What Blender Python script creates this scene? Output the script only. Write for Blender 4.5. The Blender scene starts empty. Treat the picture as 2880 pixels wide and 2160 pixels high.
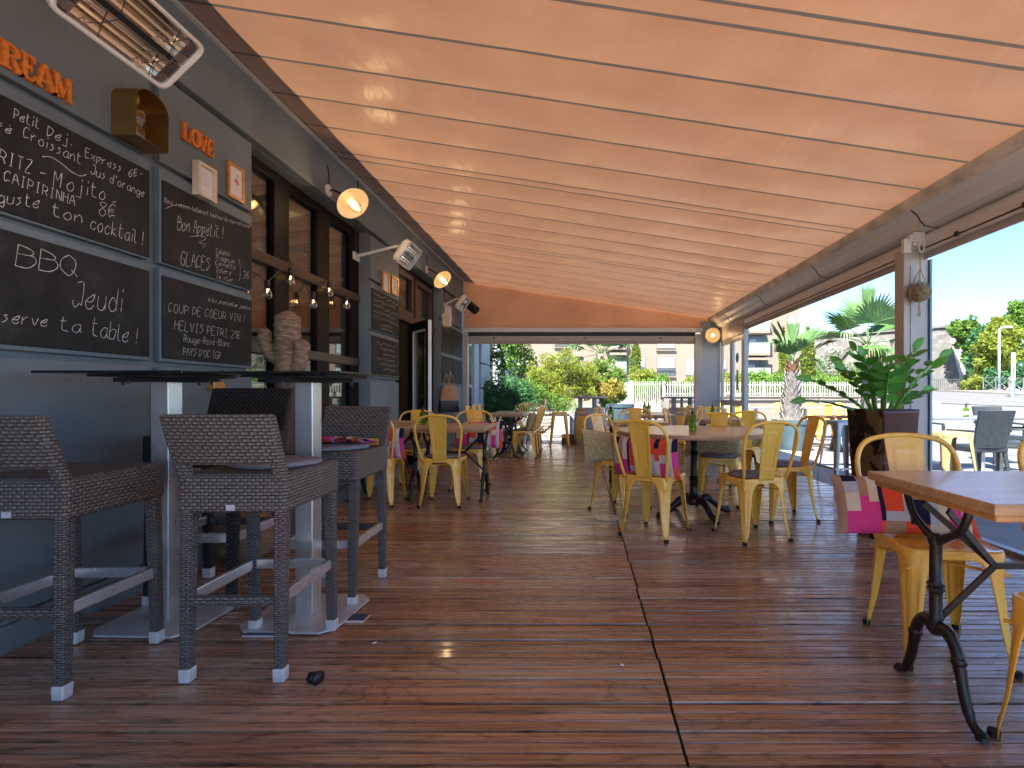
import bpy, math, random
from math import sin, cos, pi, radians, sqrt, atan2
from mathutils import Vector, Matrix, Euler
S = bpy.context.scene
COL = S.collection
random.seed(7)

# ------------------------------------------------------------------ camera
CH = 1.04                      # eye height; the photograph is a level, shifted wide view
FPX, VX, VY = 1481.0, 1632.0, 1110.0
cam = bpy.data.objects.new('camera', bpy.data.cameras.new('camera'))
COL.objects.link(cam)
cam.location = (0, 0, CH)
cam.rotation_euler = (radians(90), 0, 0)
cam.data.sensor_width = 36
cam.data.lens = 36 * FPX / 2880
cam.data.shift_x = -(VX - 1440) / 2880
cam.data.shift_y = (VY - 1080) / 2880
cam.data.clip_start = 0.05
cam.data.clip_end = 900
S.camera = cam

# ------------------------------------------------------------------ light
SUN_EL, SDX, SDY = radians(58), 0.48, 0.877      # light travels towards +x +y
w = bpy.data.worlds.new('World'); S.world = w; w.use_nodes = True
nt = w.node_tree
sky = nt.nodes.new('ShaderNodeTexSky'); sky.sky_type = 'NISHITA'; sky.sun_disc = False
sky.sun_elevation = SUN_EL; sky.sun_rotation = atan2(-SDX, -SDY)
sky.altitude = 3000; sky.air_density = 0.6; sky.dust_density = 0.1; sky.ozone_density = 1.2
bg = nt.nodes['Background']; bg.inputs[1].default_value = 0.05
nt.links.new(sky.outputs[0], bg.inputs[0])
sl = bpy.data.lights.new('sun', 'SUN'); sl.energy = 2.3; sl.angle = radians(0.5); sl.color = (1, .93, .82)
so = bpy.data.objects.new('sun', sl); COL.objects.link(so)
so.location = (-20, -30, 30)
so.rotation_euler = Vector((SDX * cos(SUN_EL), SDY * cos(SUN_EL), -sin(SUN_EL))).to_track_quat('-Z', 'Y').to_euler()
S.view_settings.view_transform = 'Standard'
S.view_settings.look = 'None'
S.view_settings.exposure = 3.6
S.view_settings.gamma = 1
S.cycles.max_bounces = 10
S.cycles.diffuse_bounces = 5
S.cycles.glossy_bounces = 4
S.cycles.transparent_max_bounces = 16
S.cycles.sample_clamp_indirect = 6
S.cycles.use_denoising = True

# ------------------------------------------------------------------ helpers
class MB:
    """collects vertices and faces, then links them as one mesh object"""
    def __init__(s): s.v = []; s.f = []; s.m = []; s.c = []
    def face(s, idx, m=0): s.f.append(tuple(idx)); s.m.append(m)
    def quad(s, a, b, c, d, m=0):
        n = len(s.v); s.v += [tuple(a), tuple(b), tuple(c), tuple(d)]; s.face((n, n+1, n+2, n+3), m)
    def box(s, x0, x1, y0, y1, z0, z1, m=0, M=None):
        n = len(s.v)
        P = [(x0,y0,z0),(x1,y0,z0),(x1,y1,z0),(x0,y1,z0),(x0,y0,z1),(x1,y0,z1),(x1,y1,z1),(x0,y1,z1)]
        if M is not None: P = [tuple(M @ Vector(p)) for p in P]
        s.v += P
        for q in ((0,3,2,1),(4,5,6,7),(0,1,5,4),(1,2,6,5),(2,3,7,6),(3,0,4,7)): s.face([n+i for i in q], m)
    def hexa(s, P, m=0):
        n = len(s.v); s.v += [tuple(p) for p in P]
        for q in ((0,3,2,1),(4,5,6,7),(0,1,5,4),(1,2,6,5),(2,3,7,6),(3,0,4,7)): s.face([n+i for i in q], m)
    def bar(s, a, b, w, h, m=0, up=(0,0,1)):
        a = Vector(a); b = Vector(b); d = (b-a).normalized(); u = Vector(up)
        if abs(d.dot(u)) > .98: u = Vector((1,0,0))
        x = d.cross(u).normalized(); u = x.cross(d)
        P = []
        for p in (a, b):
            P += [p - x*w/2 - u*h/2, p + x*w/2 - u*h/2, p + x*w/2 + u*h/2, p - x*w/2 + u*h/2]
        s.hexa(P, m)
    def rings(s, R, closed=True, cap=True, m=0):
        n = len(s.v); k = len(R[0])
        for r in R: s.v += [tuple(p) for p in r]
        for i in range(len(R)-1):
            for j in range(k if closed else k-1):
                a = n+i*k+j; b = n+i*k+(j+1)%k
                s.face((a, b, b+k, a+k), m)
        if cap and closed:
            s.face([n+j for j in range(k)][::-1], m); s.face([n+(len(R)-1)*k+j for j in range(k)], m)
    def tube(s, pts, r, seg=8, m=0, cap=True):
        pts = [Vector(p) for p in pts]; R = []
        t0 = (pts[1]-pts[0]).normalized()
        u = Vector((0,0,1)) if abs(t0.z) < .9 else Vector((1,0,0))
        u = (u - t0*u.dot(t0)).normalized()
        for i, p in enumerate(pts):
            if i == 0: t = t0
            elif i == len(pts)-1: t = (pts[i]-pts[i-1]).normalized()
            else: t = ((pts[i+1]-p).normalized() + (p-pts[i-1]).normalized()).normalized()
            u = (u - t*u.dot(t)).normalized(); v = t.cross(u)
            rr = r[i] if isinstance(r, (list, tuple)) else r
            R.append([p + u*rr*cos(2*pi*j/seg) + v*rr*sin(2*pi*j/seg) for j in range(seg)])
        s.rings(R, True, cap, m)
    def lathe(s, prof, c=(0,0,0), seg=24, M=None, cap=True, m=0):
        R = []
        for r, z in prof:
            ring = [Vector((r*cos(2*pi*j/seg), r*sin(2*pi*j/seg), z)) for j in range(seg)]
            if M is not None: ring = [M @ p for p in ring]
            R.append([p + Vector(c) for p in ring])
        s.rings(R, True, cap, m)
    def prism(s, poly, f, m=0):
        """poly: 2D points, f(p, k) -> 3D for k = 0, 1"""
        n = len(s.v); k = len(poly)
        s.v += [tuple(f(p, 0)) for p in poly] + [tuple(f(p, 1)) for p in poly]
        s.face(range(n, n+k), m); s.face([n+k+i for i in range(k)][::-1], m)
        for i in range(k): s.face((n+i, n+(i+1)%k, n+k+(i+1)%k, n+k+i), m)
    def build(s, name, mat=None, parent=None, smooth=False, world=False, bevel=0, uv=False, solid=0, sub=0, loc=None, autos=None):
        me = bpy.data.meshes.new(name)
        me.from_pydata(s.v, [], s.f)
        mats = mat if isinstance(mat, (list, tuple)) else [mat]
        for x in mats: me.materials.append(x)
        if len(mats) > 1: me.polygons.foreach_set('material_index', s.m)
        if smooth: me.polygons.foreach_set('use_smooth', [True]*len(s.f))
        if uv:
            L = me.uv_layers.new(name='UVMap').data
            for p in me.polygons:
                n = p.normal; a = max(range(3), key=lambda i: abs(n[i]))
                ij = ((1,2),(0,2),(0,1))[a]
                for li in p.loop_indices:
                    co = me.vertices[me.loops[li].vertex_index].co
                    L[li].uv = (co[ij[0]], co[ij[1]])
        if s.c:
            A = me.attributes.new('rnd', 'FLOAT', 'FACE'); A.data.foreach_set('value', s.c)
        o = bpy.data.objects.new(name, me); COL.objects.link(o)
        if parent is not None:
            o.parent = parent
            if world: o.matrix_parent_inverse = world_inv(parent)
        if loc: o.location = loc
        if solid:
            md = o.modifiers.new('solid', 'SOLIDIFY'); md.thickness = solid; md.offset = -1
        if bevel:
            md = o.modifiers.new('bevel', 'BEVEL'); md.width = bevel; md.segments = 2; md.limit_method = 'ANGLE'; md.angle_limit = radians(40)
        if sub:
            md = o.modifiers.new('sub', 'SUBSURF'); md.levels = sub; md.render_levels = sub
        if autos:
            try: me.set_sharp_from_angle(angle=radians(autos))
            except Exception: pass
        return o

def world_inv(o):
    M = Matrix.Identity(4)
    while o is not None:
        M = o.matrix_parent_inverse @ Matrix.LocRotScale(o.location, o.rotation_euler, o.scale) @ M if False else (o.matrix_parent_inverse if o.parent else Matrix.Identity(4)) @ Matrix.LocRotScale(o.location, o.rotation_euler, o.scale) @ M
        o = o.parent
    return M.inverted()

def tag(o, label=None, cat=None, group=None, kind=None):
    if label: o['label'] = label
    if cat: o['category'] = cat
    if group: o['group'] = group
    if kind: o['kind'] = kind
    return o
def thing(name, label, cat, loc=(0,0,0), rz=0, group=None):
    o = bpy.data.objects.new(name, None); COL.objects.link(o)
    o.empty_display_size = .1
    o.location = loc; o.rotation_euler = (0, 0, rz)
    return tag(o, label, cat, group)
KIDS = {}
def copy_tree(o, parent=None):
    c = o.copy(); COL.objects.link(c)
    if parent is not None: c.parent = parent
    for ch in list(o.children): copy_tree(ch, c)
    return c
def place(proto, used, loc, rz, label, group=None):
    """first call moves the prototype itself, later calls move a copy"""
    o = proto if not used else copy_tree(proto)
    used.append(1)
    o.location = loc; o.rotation_euler = (0, 0, rz); o['label'] = label
    if group: o['group'] = group
    return o

def spline(P, n=6):
    P = [Vector(p) for p in P]; out = []
    for i in range(len(P)-1):
        a = P[i-1] if i else P[0]*2-P[1]; b = P[i]; c = P[i+1]; d = P[i+2] if i+2 < len(P) else P[-1]*2-P[-2]
        for k in range(n):
            t = k/n
            out.append(.5*((2*b) + (c-a)*t + (2*a-5*b+4*c-d)*t*t + (3*b-a-3*c+d)*t**3))
    out.append(P[-1]); return out

# the left wall plane: photograph pixel -> point on the plane X
XW = -2.35
def W(px, py, X=XW):
    Y = X*FPX/(px-VX); return Vector((X, Y, CH+(VY-py)*Y/FPX))
# ------------------------------------------------------------------ materials
def nodes(name):
    m = bpy.data.materials.new(name); m.use_nodes = True
    t = m.node_tree; return m, t, t.nodes['Principled BSDF']
def math_n(t, op, a, b=None, c=None):
    n = t.nodes.new('ShaderNodeMath'); n.operation = op
    for i, x in enumerate((a, b, c)):
        if x is None: continue
        if isinstance(x, (int, float)): n.inputs[i].default_value = x
        else: t.links.new(x, n.inputs[i])
    return n.outputs[0]
def noise_n(t, vec, scale, detail=4, rough=.55, dist=0):
    n = t.nodes.new('ShaderNodeTexNoise'); n.inputs['Scale'].default_value = scale
    n.inputs['Detail'].default_value = detail; n.inputs['Roughness'].default_value = rough
    n.inputs['Distortion'].default_value = dist
    if vec is not None: t.links.new(vec, n.inputs['Vector'])
    return n.outputs[0]
def map_n(t, vec, sc=(1,1,1), loc=(0,0,0), rot=(0,0,0)):
    n = t.nodes.new('ShaderNodeMapping'); n.inputs['Scale'].default_value = sc
    n.inputs['Location'].default_value = loc; n.inputs['Rotation'].default_value = rot
    t.links.new(vec, n.inputs['Vector']); return n.outputs[0]
def coord(t, which='Object'): return t.nodes.new('ShaderNodeTexCoord').outputs[which]
def ramp(t, fac, stops):
    n = t.nodes.new('ShaderNodeValToRGB'); e = n.color_ramp.elements
    while len(e) < len(stops): e.new(.5)
    for x, (p, c) in zip(e, stops): x.position = p; x.color = (*c, 1)
    t.links.new(fac, n.inputs[0]); return n.outputs[0]
def mixc(t, fac, a, b, mode='MIX'):
    n = t.nodes.new('ShaderNodeMix'); n.data_type = 'RGBA'; n.blend_type = mode
    for x, i in ((fac, 0), (a, 6), (b, 7)):
        if isinstance(x, (int, float)): n.inputs[i].default_value = x
        elif isinstance(x, tuple): n.inputs[i].default_value = (*x, 1)
        else: t.links.new(x, n.inputs[i])
    return n.outputs[2]
def bump(t, b, h, strength=.3, dist=.01):
    n = t.nodes.new('ShaderNodeBump'); n.inputs['Strength'].default_value = strength
    n.inputs['Distance'].default_value = dist; t.links.new(h, n.inputs['Height'])
    t.links.new(n.outputs[0], b.inputs['Normal']); return n
def mat(name, col, rough=.5, metal=0, spec=.5, var=.12, vs=3.0, bmp=0, bs=60, bd=.004, coat=0, rv=0.1, sc=(1,1,1)):
    """plain paint, metal, plaster: slightly uneven colour, uneven gloss, fine bump"""
    m, t, b = nodes(name)
    c = map_n(t, coord(t), sc)
    n = noise_n(t, c, vs, 5)
    d = tuple(x*(1-var) for x in col); l = tuple(min(1, x*(1+var)) for x in col)
    t.links.new(ramp(t, n, [(.3, d), (.7, l)]), b.inputs['Base Color'])
    n2 = noise_n(t, c, vs*4, 4)
    t.links.new(math_n(t, 'MULTIPLY_ADD', n2, rv*2, rough-rv), b.inputs['Roughness'])
    b.inputs['Metallic'].default_value = metal; b.inputs['Specular IOR Level'].default_value = spec
    b.inputs['Coat Weight'].default_value = coat; b.inputs['Coat Roughness'].default_value = .08
    if bmp: bump(t, b, noise_n(t, c, bs, 3), bmp, bd)
    return m
M = {}
M['steel'] = mat('brushed_steel', (.66,.66,.63), .3, .8, var=.1, vs=2, bmp=.15, bs=90, bd=.001, sc=(8,8,.4))
M['steelbar'] = mat('footrest_steel', (.62,.63,.63), .28, .75, var=.12, vs=3)
M['steel_plate'] = mat('steel_plate', (.55,.56,.56), .42, .4, var=.2, vs=5)
M['cap'] = mat('foot_cap_metal', (.62,.64,.65), .45, .3, var=.15, vs=30)
M['iron'] = mat('black_cast_iron', (.012,.012,.013), .38, 0, .5, bmp=.25, bs=120, bd=.002)
M['yellow'] = mat('yellow_paint', (.94,.56,.085), .25, 0, .5, var=.05, vs=6, bmp=.06, bs=40, bd=.002, coat=.35)
M['oldyellow'] = mat('worn_yellow_paint', (.90,.56,.10), .4, 0, .5, var=.12, vs=9, coat=.2)
M['paleyellow'] = mat('sun_bleached_yellow', (.30,.235,.11), .5)
M['rubber'] = mat('rubber', (.01,.01,.01), .8)
M['black'] = mat('black_plastic', (.012,.012,.013), .4)
M['blackglass'] = mat('black_tabletop', (.006,.006,.007), .12, 0, .5, var=.1)
M['darkmetal'] = mat('dark_bracket', (.03,.032,.034), .45, .6)
M['wall'] = mat('grey_blue_plaster', (.138,.170,.184), .62, 0, .35, var=.2, vs=1.6, bmp=.12, bs=35, bd=.003)
M['wall2'] = mat('pale_blue_plaster', (.34,.38,.41), .7, 0, .3, var=.1, vs=1.2, bmp=.15, bs=30, bd=.003)
M['brownframe'] = mat('dark_brown_frame', (.007,.0042,.0038), .55, 0, .15, var=.3, vs=4)
M['woodsill'] = mat('brown_rail', (.045,.026,.018), .45, 0, .5, var=.3, vs=6, sc=(1,6,6))
M['white'] = mat('white_paint', (.74,.74,.71), .45)
M['offwhite'] = mat('off_white_enamel', (.68,.66,.62), .35, var=.06)
M['greige'] = mat('greige_aluminium', (.46,.42,.385), .42, 0, .5, var=.08, vs=2)
M['greyalu'] = mat('grey_aluminium', (.46,.47,.475), .35, .15, .5, var=.08, vs=1.5)
M['gutter'] = mat('pale_grey_gutter_paint', (.70,.70,.69), .4, .0, .5, var=.06, vs=1.5)
M['bluealu'] = mat('blue_grey_panel', (.36,.40,.43), .35, 0, .5, var=.05)
M['greyfab'] = mat('grey_felt', (.19,.19,.215), .95, 0, .2, var=.15, vs=20, bmp=.4, bs=300, bd=.002)
M['orange'] = mat('orange_letter_paint', (.62,.17,.025), .5, 0, .4, var=.3, vs=30, bmp=.1)
M['brass'] = mat('satin_brass', (.30,.19,.06), .4, .9, var=.15, vs=8)
M['gold'] = mat('gold_frame', (.55,.27,.07), .35, .5, var=.2, vs=20)
M['palewood'] = mat('pale_wood_frame', (.60,.50,.38), .5, var=.12, vs=14, sc=(1,1,6))
M['paper'] = mat('paper_print', (.72,.68,.66), .85, var=.03)
M['pink'] = mat('pink_ink', (.75,.16,.16), .8)
M['ink'] = mat('grey_ink', (.30,.28,.28), .8)
M['chalk'] = mat('white_chalk', (.62,.61,.58), .95, var=.25, vs=60)
M['tan'] = mat('tan_leather', (.36,.19,.08), .55, var=.15, vs=8)
M['straw'] = mat('woven_straw', (.25,.155,.085), .8, var=.55, vs=22, bmp=.8, bs=45, bd=.012, sc=(1,1,3))
M['terracotta'] = mat('terracotta_box', (.22,.10,.05), .7, var=.2)
M['barkgrey'] = mat('grey_bark', (.20,.18,.16), .9, var=.4, vs=14, bmp=.6, bs=30, bd=.01)
M['bark'] = mat('brown_bark', (.13,.095,.065), .9, var=.35, vs=12, bmp=.5, bs=30, bd=.01)
M['boot'] = mat('palm_boot', (.20,.19,.185), .85, var=.45, vs=16, bmp=.4, bs=40, bd=.006)
M['bootred'] = mat('palm_fibre', (.15,.085,.05), .9, var=.4, vs=20, bmp=.6, bs=50, bd=.01)
M['potblue'] = mat('blue_grey_pot', (.045,.078,.105), .5, var=.08)
M['pebble'] = mat('white_pebbles', (.7,.7,.68), .7, var=.2, vs=40)
M['grey'] = mat('grey_paint', (.36,.39,.43), .5, var=.1)
M['galv'] = mat('galvanised_steel', (.34,.36,.38), .4, .7, var=.2, vs=8)
M['twine'] = mat('jute_twine', (.36,.25,.14), .9)
M['soil'] = mat('soil', (.05,.035,.025), .95, bmp=.6, bs=80, bd=.01)
M['moss'] = mat('coir_ball', (.22,.15,.085), .95, var=.4, vs=30, bmp=.8, bs=90, bd=.01)
M['fence'] = mat('white_fence_paint', (.34,.335,.32), .5)
M['stone'] = mat('pale_stone', (.18,.16,.138), .85, var=.15, vs=1.5, bmp=.2, bs=20, bd=.01)
M['facade'] = mat('cream_render', (.205,.165,.130), .85, var=.06, vs=.4)
M['shutter'] = mat('white_shutter', (.36,.355,.34), .6, var=.03)
M['darkwin'] = mat('dark_window', (.05,.06,.065), .15, 0, .5, var=.3, vs=.6)
M['darkrail'] = mat('dark_railing', (.07,.075,.08), .5)
M['greenglass'] = mat('balcony_glass', (.30,.38,.37), .12, 0, .5)
M['kerb'] = mat('kerb_stone', (.20,.19,.175), .85, var=.1, vs=1.5)
M['chrome'] = mat('polished_reflector', (.82,.78,.70), .12, 1, var=.06, rv=.05)
M['quartz'] = mat('quartz_tube', (.75,.55,.35), .2, .4)

def wood(name, dark, light, sc, rough=.35, bmp=.25, spec=.5, coat=0, alt=None):
    """grain runs along the axis with the small scale value"""
    m, t, b = nodes(name)
    c = map_n(t, coord(t), sc)
    big = noise_n(t, c, 1.0, 6, .6, .6)
    fine = noise_n(t, map_n(t, coord(t), tuple(x*5 for x in sc)), 1.0, 4, .6, .2)
    f = math_n(t, 'ADD', math_n(t, 'MULTIPLY', big, .6), math_n(t, 'MULTIPLY', fine, .4))
    col = ramp(t, f, [(.35, dark), (.65, light)])
    t.links.new(col, b.inputs['Base Color'])
    t.links.new(math_n(t, 'MULTIPLY_ADD', fine, .3, rough-.12), b.inputs['Roughness'])
    b.inputs['Specular IOR Level'].default_value = spec; b.inputs['Coat Weight'].default_value = coat
    b.inputs['Coat Roughness'].default_value = .15
    bump(t, b, f, bmp, .003)
    return m
M['oak'] = wood('oak_tabletop', (.36,.22,.115), (.58,.39,.225), (2.2, 26, 26), .3, .15, coat=.3)
M['oakend'] = wood('oak_edge', (.38,.19,.065), (.58,.34,.14), (3, 40, 40), .4, .2)
M['oaky'] = wood('oak_tabletop_cross', (.24,.13,.06), (.42,.26,.13), (26, 2.2, 26), .3, .15, coat=.3)

# deck boards: stain differs from board to board, worn glossy varnish
def deck_mat():
    m, t, b = nodes('stained_deck_wood')
    at = t.nodes.new('ShaderNodeAttribute'); at.attribute_name = 'rnd'; r = at.outputs['Fac']
    cx = t.nodes.new('ShaderNodeCombineXYZ'); t.links.new(math_n(t, 'MULTIPLY', r, 37.0), cx.inputs[0]); t.links.new(math_n(t, 'MULTIPLY', r, 91.0), cx.inputs[2])
    va = t.nodes.new('ShaderNodeVectorMath'); va.operation = 'ADD'
    t.links.new(coord(t), va.inputs[0]); t.links.new(cx.outputs[0], va.inputs[1])
    v = va.outputs[0]
    g = noise_n(t, map_n(t, v, (.8, 26, 1)), 1.0, 6, .65, .3)
    # growth rings: thin dark lines of a slowly wandering field
    ring = math_n(t, 'ABSOLUTE', math_n(t, 'SINE', math_n(t, 'MULTIPLY', noise_n(t, map_n(t, v, (.55, 5.0, 1)), 1.0, 2.5, .5, .15), 62.0)))
    wv = ramp(t, ring, [(.0, (1,1,1)), (.38, (0,0,0))])
    fine = noise_n(t, map_n(t, v, (2.2, 85, 1)), 1.0, 6, .75)
    f = math_n(t, 'SUBTRACT', math_n(t, 'ADD', math_n(t, 'MULTIPLY', g, .42), math_n(t, 'MULTIPLY', fine, .60)), math_n(t, 'MULTIPLY', wv, .085))
    c1 = ramp(t, f, [(.34, (.046,.018,.009)), (.47, (.235,.108,.052)), (.62, (.50,.275,.15))])
    grey = ramp(t, f, [(.34, (.075,.052,.034)), (.60, (.44,.325,.22))])
    wear = noise_n(t, map_n(t, coord(t), (.9, 1.6, 1)), 1.1, 5, .6)
    wf = ramp(t, math_n(t, 'ADD', wear, math_n(t, 'MULTIPLY', math_n(t, 'SUBTRACT', r, .5), .14)), [(.42, (0,0,0)), (.6, (1,1,1))])
    col = mixc(t, wf, c1, grey)
    patch = noise_n(t, map_n(t, v, (2.2, 9, 1)), 1.0, 3, .5)
    pf = ramp(t, patch, [(.64, (0,0,0)), (.7, (1,1,1))])
    col = mixc(t, math_n(t, 'MULTIPLY', pf, .55), col, (.40,.13,.042))
    bright = t.nodes.new('ShaderNodeHueSaturation'); t.links.new(col, bright.inputs['Color'])
    t.links.new(math_n(t, 'MULTIPLY_ADD', r, .36, .84), bright.inputs['Value'])
    t.links.new(bright.outputs[0], b.inputs['Base Color'])
    rg = noise_n(t, map_n(t, v, (3.5, 22, 1)), 1.0, 4, .6)
    t.links.new(math_n(t, 'MULTIPLY_ADD', rg, .38, .07), b.inputs['Roughness'])
    b.inputs['Specular IOR Level'].default_value = .5
    t.links.new(ramp(t, rg, [(.42, (.6,.6,.6)), (.58, (.05,.05,.05))]), b.inputs['Coat Weight']); b.inputs['Coat Roughness'].default_value = .1
    bump(t, b, math_n(t, 'ADD', math_n(t, 'MULTIPLY', f, 1.0), math_n(t, 'MULTIPLY', rg, .5)), .55, .004)
    return m
M['deck'] = deck_mat()

def weave_mat(name, c1, c2, p=.024, q=.0105):
    """wicker: flat strands going over and under upright stakes"""
    m, t, b = nodes(name)
    uv = t.nodes.new('ShaderNodeSeparateXYZ'); t.links.new(coord(t, 'UV'), uv.inputs[0])
    vq = math_n(t, 'DIVIDE', uv.outputs[1], q); row = math_n(t, 'FLOOR', vq); fv = math_n(t, 'FRACT', vq)
    up = math_n(t, 'ADD', math_n(t, 'DIVIDE', uv.outputs[0], p), math_n(t, 'MULTIPLY', row, .5))
    fu = math_n(t, 'FRACT', up)
    hv = math_n(t, 'POWER', math_n(t, 'ABSOLUTE', math_n(t, 'SINE', math_n(t, 'MULTIPLY', fv, pi))), .45)
    hu = math_n(t, 'POWER', math_n(t, 'ABSOLUTE', math_n(t, 'SINE', math_n(t, 'MULTIPLY', fu, pi))), .7)
    h = math_n(t, 'MULTIPLY', hv, math_n(t, 'MULTIPLY_ADD', hu, .8, .2))
    wn = t.nodes.new('ShaderNodeTexWhiteNoise'); wn.noise_dimensions = '2D'
    cb = t.nodes.new('ShaderNodeCombineXYZ'); t.links.new(row, cb.inputs[0]); t.links.new(math_n(t, 'FLOOR', up), cb.inputs[1])
    t.links.new(cb.outputs[0], wn.inputs['Vector'])
    strand = mixc(t, wn.outputs[0], c1, c2)
    gap = tuple(x*.12 for x in c1)  # shade between the strands, put into the colour
    t.links.new(mixc(t, ramp(t, h, [(.2, (0,0,0)), (.55, (1,1,1))]), gap, strand), b.inputs['Base Color'])
    b.inputs['Roughness'].default_value = .42; b.inputs['Specular IOR Level'].default_value = .5
    bump(t, b, h, 1.0, .006)
    return m
M['wicker'] = weave_mat('brown_wicker', (.112,.104,.094), (.132,.124,.112), .028, .0125)
M['wickerleg'] = weave_mat('brown_wicker_wrap', (.100,.098,.094), (.135,.131,.125), .03, .0085)
M['wicker_painted_shade'] = weave_mat('painted_shade_wicker', (.010,.010,.011), (.018,.018,.02), .022, .010)  # darkened wicker: shade on the stool by the wall is put into the colour
M['wickerblue'] = weave_mat('slate_wicker', (.014,.022,.031), (.026,.040,.055), .03, .016)

def canopy_mat(name='terracotta_canopy_fabric', ta=(.103,.051,.029), tb=(.117,.060,.034), fac=.5):
    m, t, b = nodes(name)
    c = coord(t)
    n = noise_n(t, map_n(t, c, (1, 1.4, 1)), 1.6, 5)
    wr = noise_n(t, map_n(t, c, (2.2, .7, 1), rot=(0, 0, .25)), 2.0, 3, .5, .8)
    col = ramp(t, n, [(.3, (.48,.285,.185)), (.7, (.63,.39,.26))])
    t.links.new(col, b.inputs['Base Color'])
    b.inputs['Roughness'].default_value = .3; b.inputs['Specular IOR Level'].default_value = .6
    weave = noise_n(t, c, 260, 2)
    h = math_n(t, 'ADD', math_n(t, 'MULTIPLY', wr, 1.0), math_n(t, 'MULTIPLY', weave, .02))
    bn = bump(t, b, h, .55, .03)
    tr = t.nodes.new('ShaderNodeBsdfTranslucent')
    t.links.new(ramp(t, n, [(.3, ta), (.7, tb)]), tr.inputs[0])
    mx = t.nodes.new('ShaderNodeMixShader'); mx.inputs[0].default_value = fac
    t.links.new(b.outputs[0], mx.inputs[1]); t.links.new(tr.outputs[0], mx.inputs[2])
    t.links.new(mx.outputs[0], t.nodes['Material Output'].inputs[0])
    return m
M['canopy'] = canopy_mat()
M['gable'] = canopy_mat('terracotta_gable_fabric', (.86,.50,.30), (.95,.57,.35), .7)
def seam_mat():
    m, t, b = nodes('grey_seam_tape'); b.inputs['Base Color'].default_value = (.20,.165,.14,1); b.inputs['Roughness'].default_value = .6
    tr = t.nodes.new('ShaderNodeBsdfTranslucent'); t.links.new(ramp(t, noise_n(t, coord(t), 3, 4), [(.3, (.026,.021,.018)), (.7, (.032,.026,.022))]), tr.inputs[0])
    mx = t.nodes.new('ShaderNodeMixShader'); mx.inputs[0].default_value = .5
    t.links.new(b.outputs[0], mx.inputs[1]); t.links.new(tr.outputs[0], mx.inputs[2]); t.links.new(mx.outputs[0], t.nodes['Material Output'].inputs[0]); return m
M['seam'] = seam_mat()

def glass_mat(name, tint=(1,1,1), base=.06, rough=.0, k=.8):
    m, t, b = nodes(name); t.nodes.remove(b)
    tr = t.nodes.new('ShaderNodeBsdfTransparent'); tr.inputs[0].default_value = (*tint, 1)
    gl = t.nodes.new('ShaderNodeBsdfGlossy'); gl.inputs['Roughness'].default_value = rough
    fr = t.nodes.new('ShaderNodeLayerWeight'); fr.inputs[0].default_value = .25
    f = math_n(t, 'MULTIPLY_ADD', fr.outputs['Fresnel'], k, base)
    mx = t.nodes.new('ShaderNodeMixShader'); t.links.new(f, mx.inputs[0])
    t.links.new(tr.outputs[0], mx.inputs[1]); t.links.new(gl.outputs[0], mx.inputs[2])
    t.links.new(mx.outputs[0], t.nodes['Material Output'].inputs[0]); return m
M['pane'] = glass_mat('window_glass', (.82,.84,.82), .10)
M['clear'] = glass_mat('clear_glass', (.98,.99,.995), .0, k=.05)
M['bulbglass'] = glass_mat('bulb_glass', (.97,.95,.9), .06)
def bottle_mat():
    m, t, b = nodes('green_bottle_glass')
    b.inputs['Base Color'].default_value = (.16,.30,.03,1); b.inputs['Roughness'].default_value = .05
    b.inputs['Transmission Weight'].default_value = .75; b.inputs['IOR'].default_value = 1.2
    n = noise_n(t, coord(t), 9, 2); t.links.new(ramp(t, n, [(.3, (.10,.22,.02)), (.7, (.24,.40,.05))]), b.inputs['Base Color'])
    return m
M['bottle'] = bottle_mat()
def emit(name, col, s):
    m, t, b = nodes(name); t.nodes.remove(b)
    e = t.nodes.new('ShaderNodeEmission'); e.inputs[0].default_value = (*col, 1); e.inputs[1].default_value = s
    t.links.new(e.outputs[0], t.nodes['Material Output'].inputs[0]); return m
M['glow'] = emit('warm_lamp_glow', (1, .58, .22), 1.0)
M['filament'] = emit('filament_glow', (1, .55, .2), 5)

def leaf_mat(name, c1, c2, trans=.35, rough=.5):
    m, t, b = nodes(name)
    g = t.nodes.new('ShaderNodeNewGeometry')
    f = math_n(t, 'ADD', math_n(t, 'MULTIPLY', g.outputs['Random Per Island'], .6), math_n(t, 'MULTIPLY', noise_n(t, coord(t), 2.2, 3), .5))
    col = ramp(t, f, [(.15, c1), (.85, c2)])
    t.links.new(col, b.inputs['Base Color']); b.inputs['Roughness'].default_value = rough; b.inputs['Specular IOR Level'].default_value = .35
    tr = t.nodes.new('ShaderNodeBsdfTranslucent'); t.links.new(col, tr.inputs[0])
    mx = t.nodes.new('ShaderNodeMixShader'); mx.inputs[0].default_value = trans
    t.links.new(b.outputs[0], mx.inputs[1]); t.links.new(tr.outputs[0], mx.inputs[2])
    t.links.new(mx.outputs[0], t.nodes['Material Output'].inputs[0]); return m
M['leafdark'] = leaf_mat('dark_green_leaves', (.03,.11,.05), (.09,.24,.09))
M['leafmid'] = leaf_mat('mid_green_leaves', (.05,.13,.02), (.17,.30,.045))
M['leafyellow'] = leaf_mat('yellow_green_leaves', (.13,.19,.02), (.33,.38,.06), .5)
M['leaforange'] = leaf_mat('orange_tinged_leaves', (.20,.20,.03), (.40,.33,.07), .45)
M['leafcypress'] = leaf_mat('cypress_green', (.07,.12,.015), (.20,.26,.035), .25)
M['leafolive'] = leaf_mat('olive_grey_leaves', (.16,.20,.13), (.32,.36,.26), .3)
M['leafpalm'] = leaf_mat('palm_frond', (.05,.13,.04), (.14,.26,.09), .3, .4)
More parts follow.
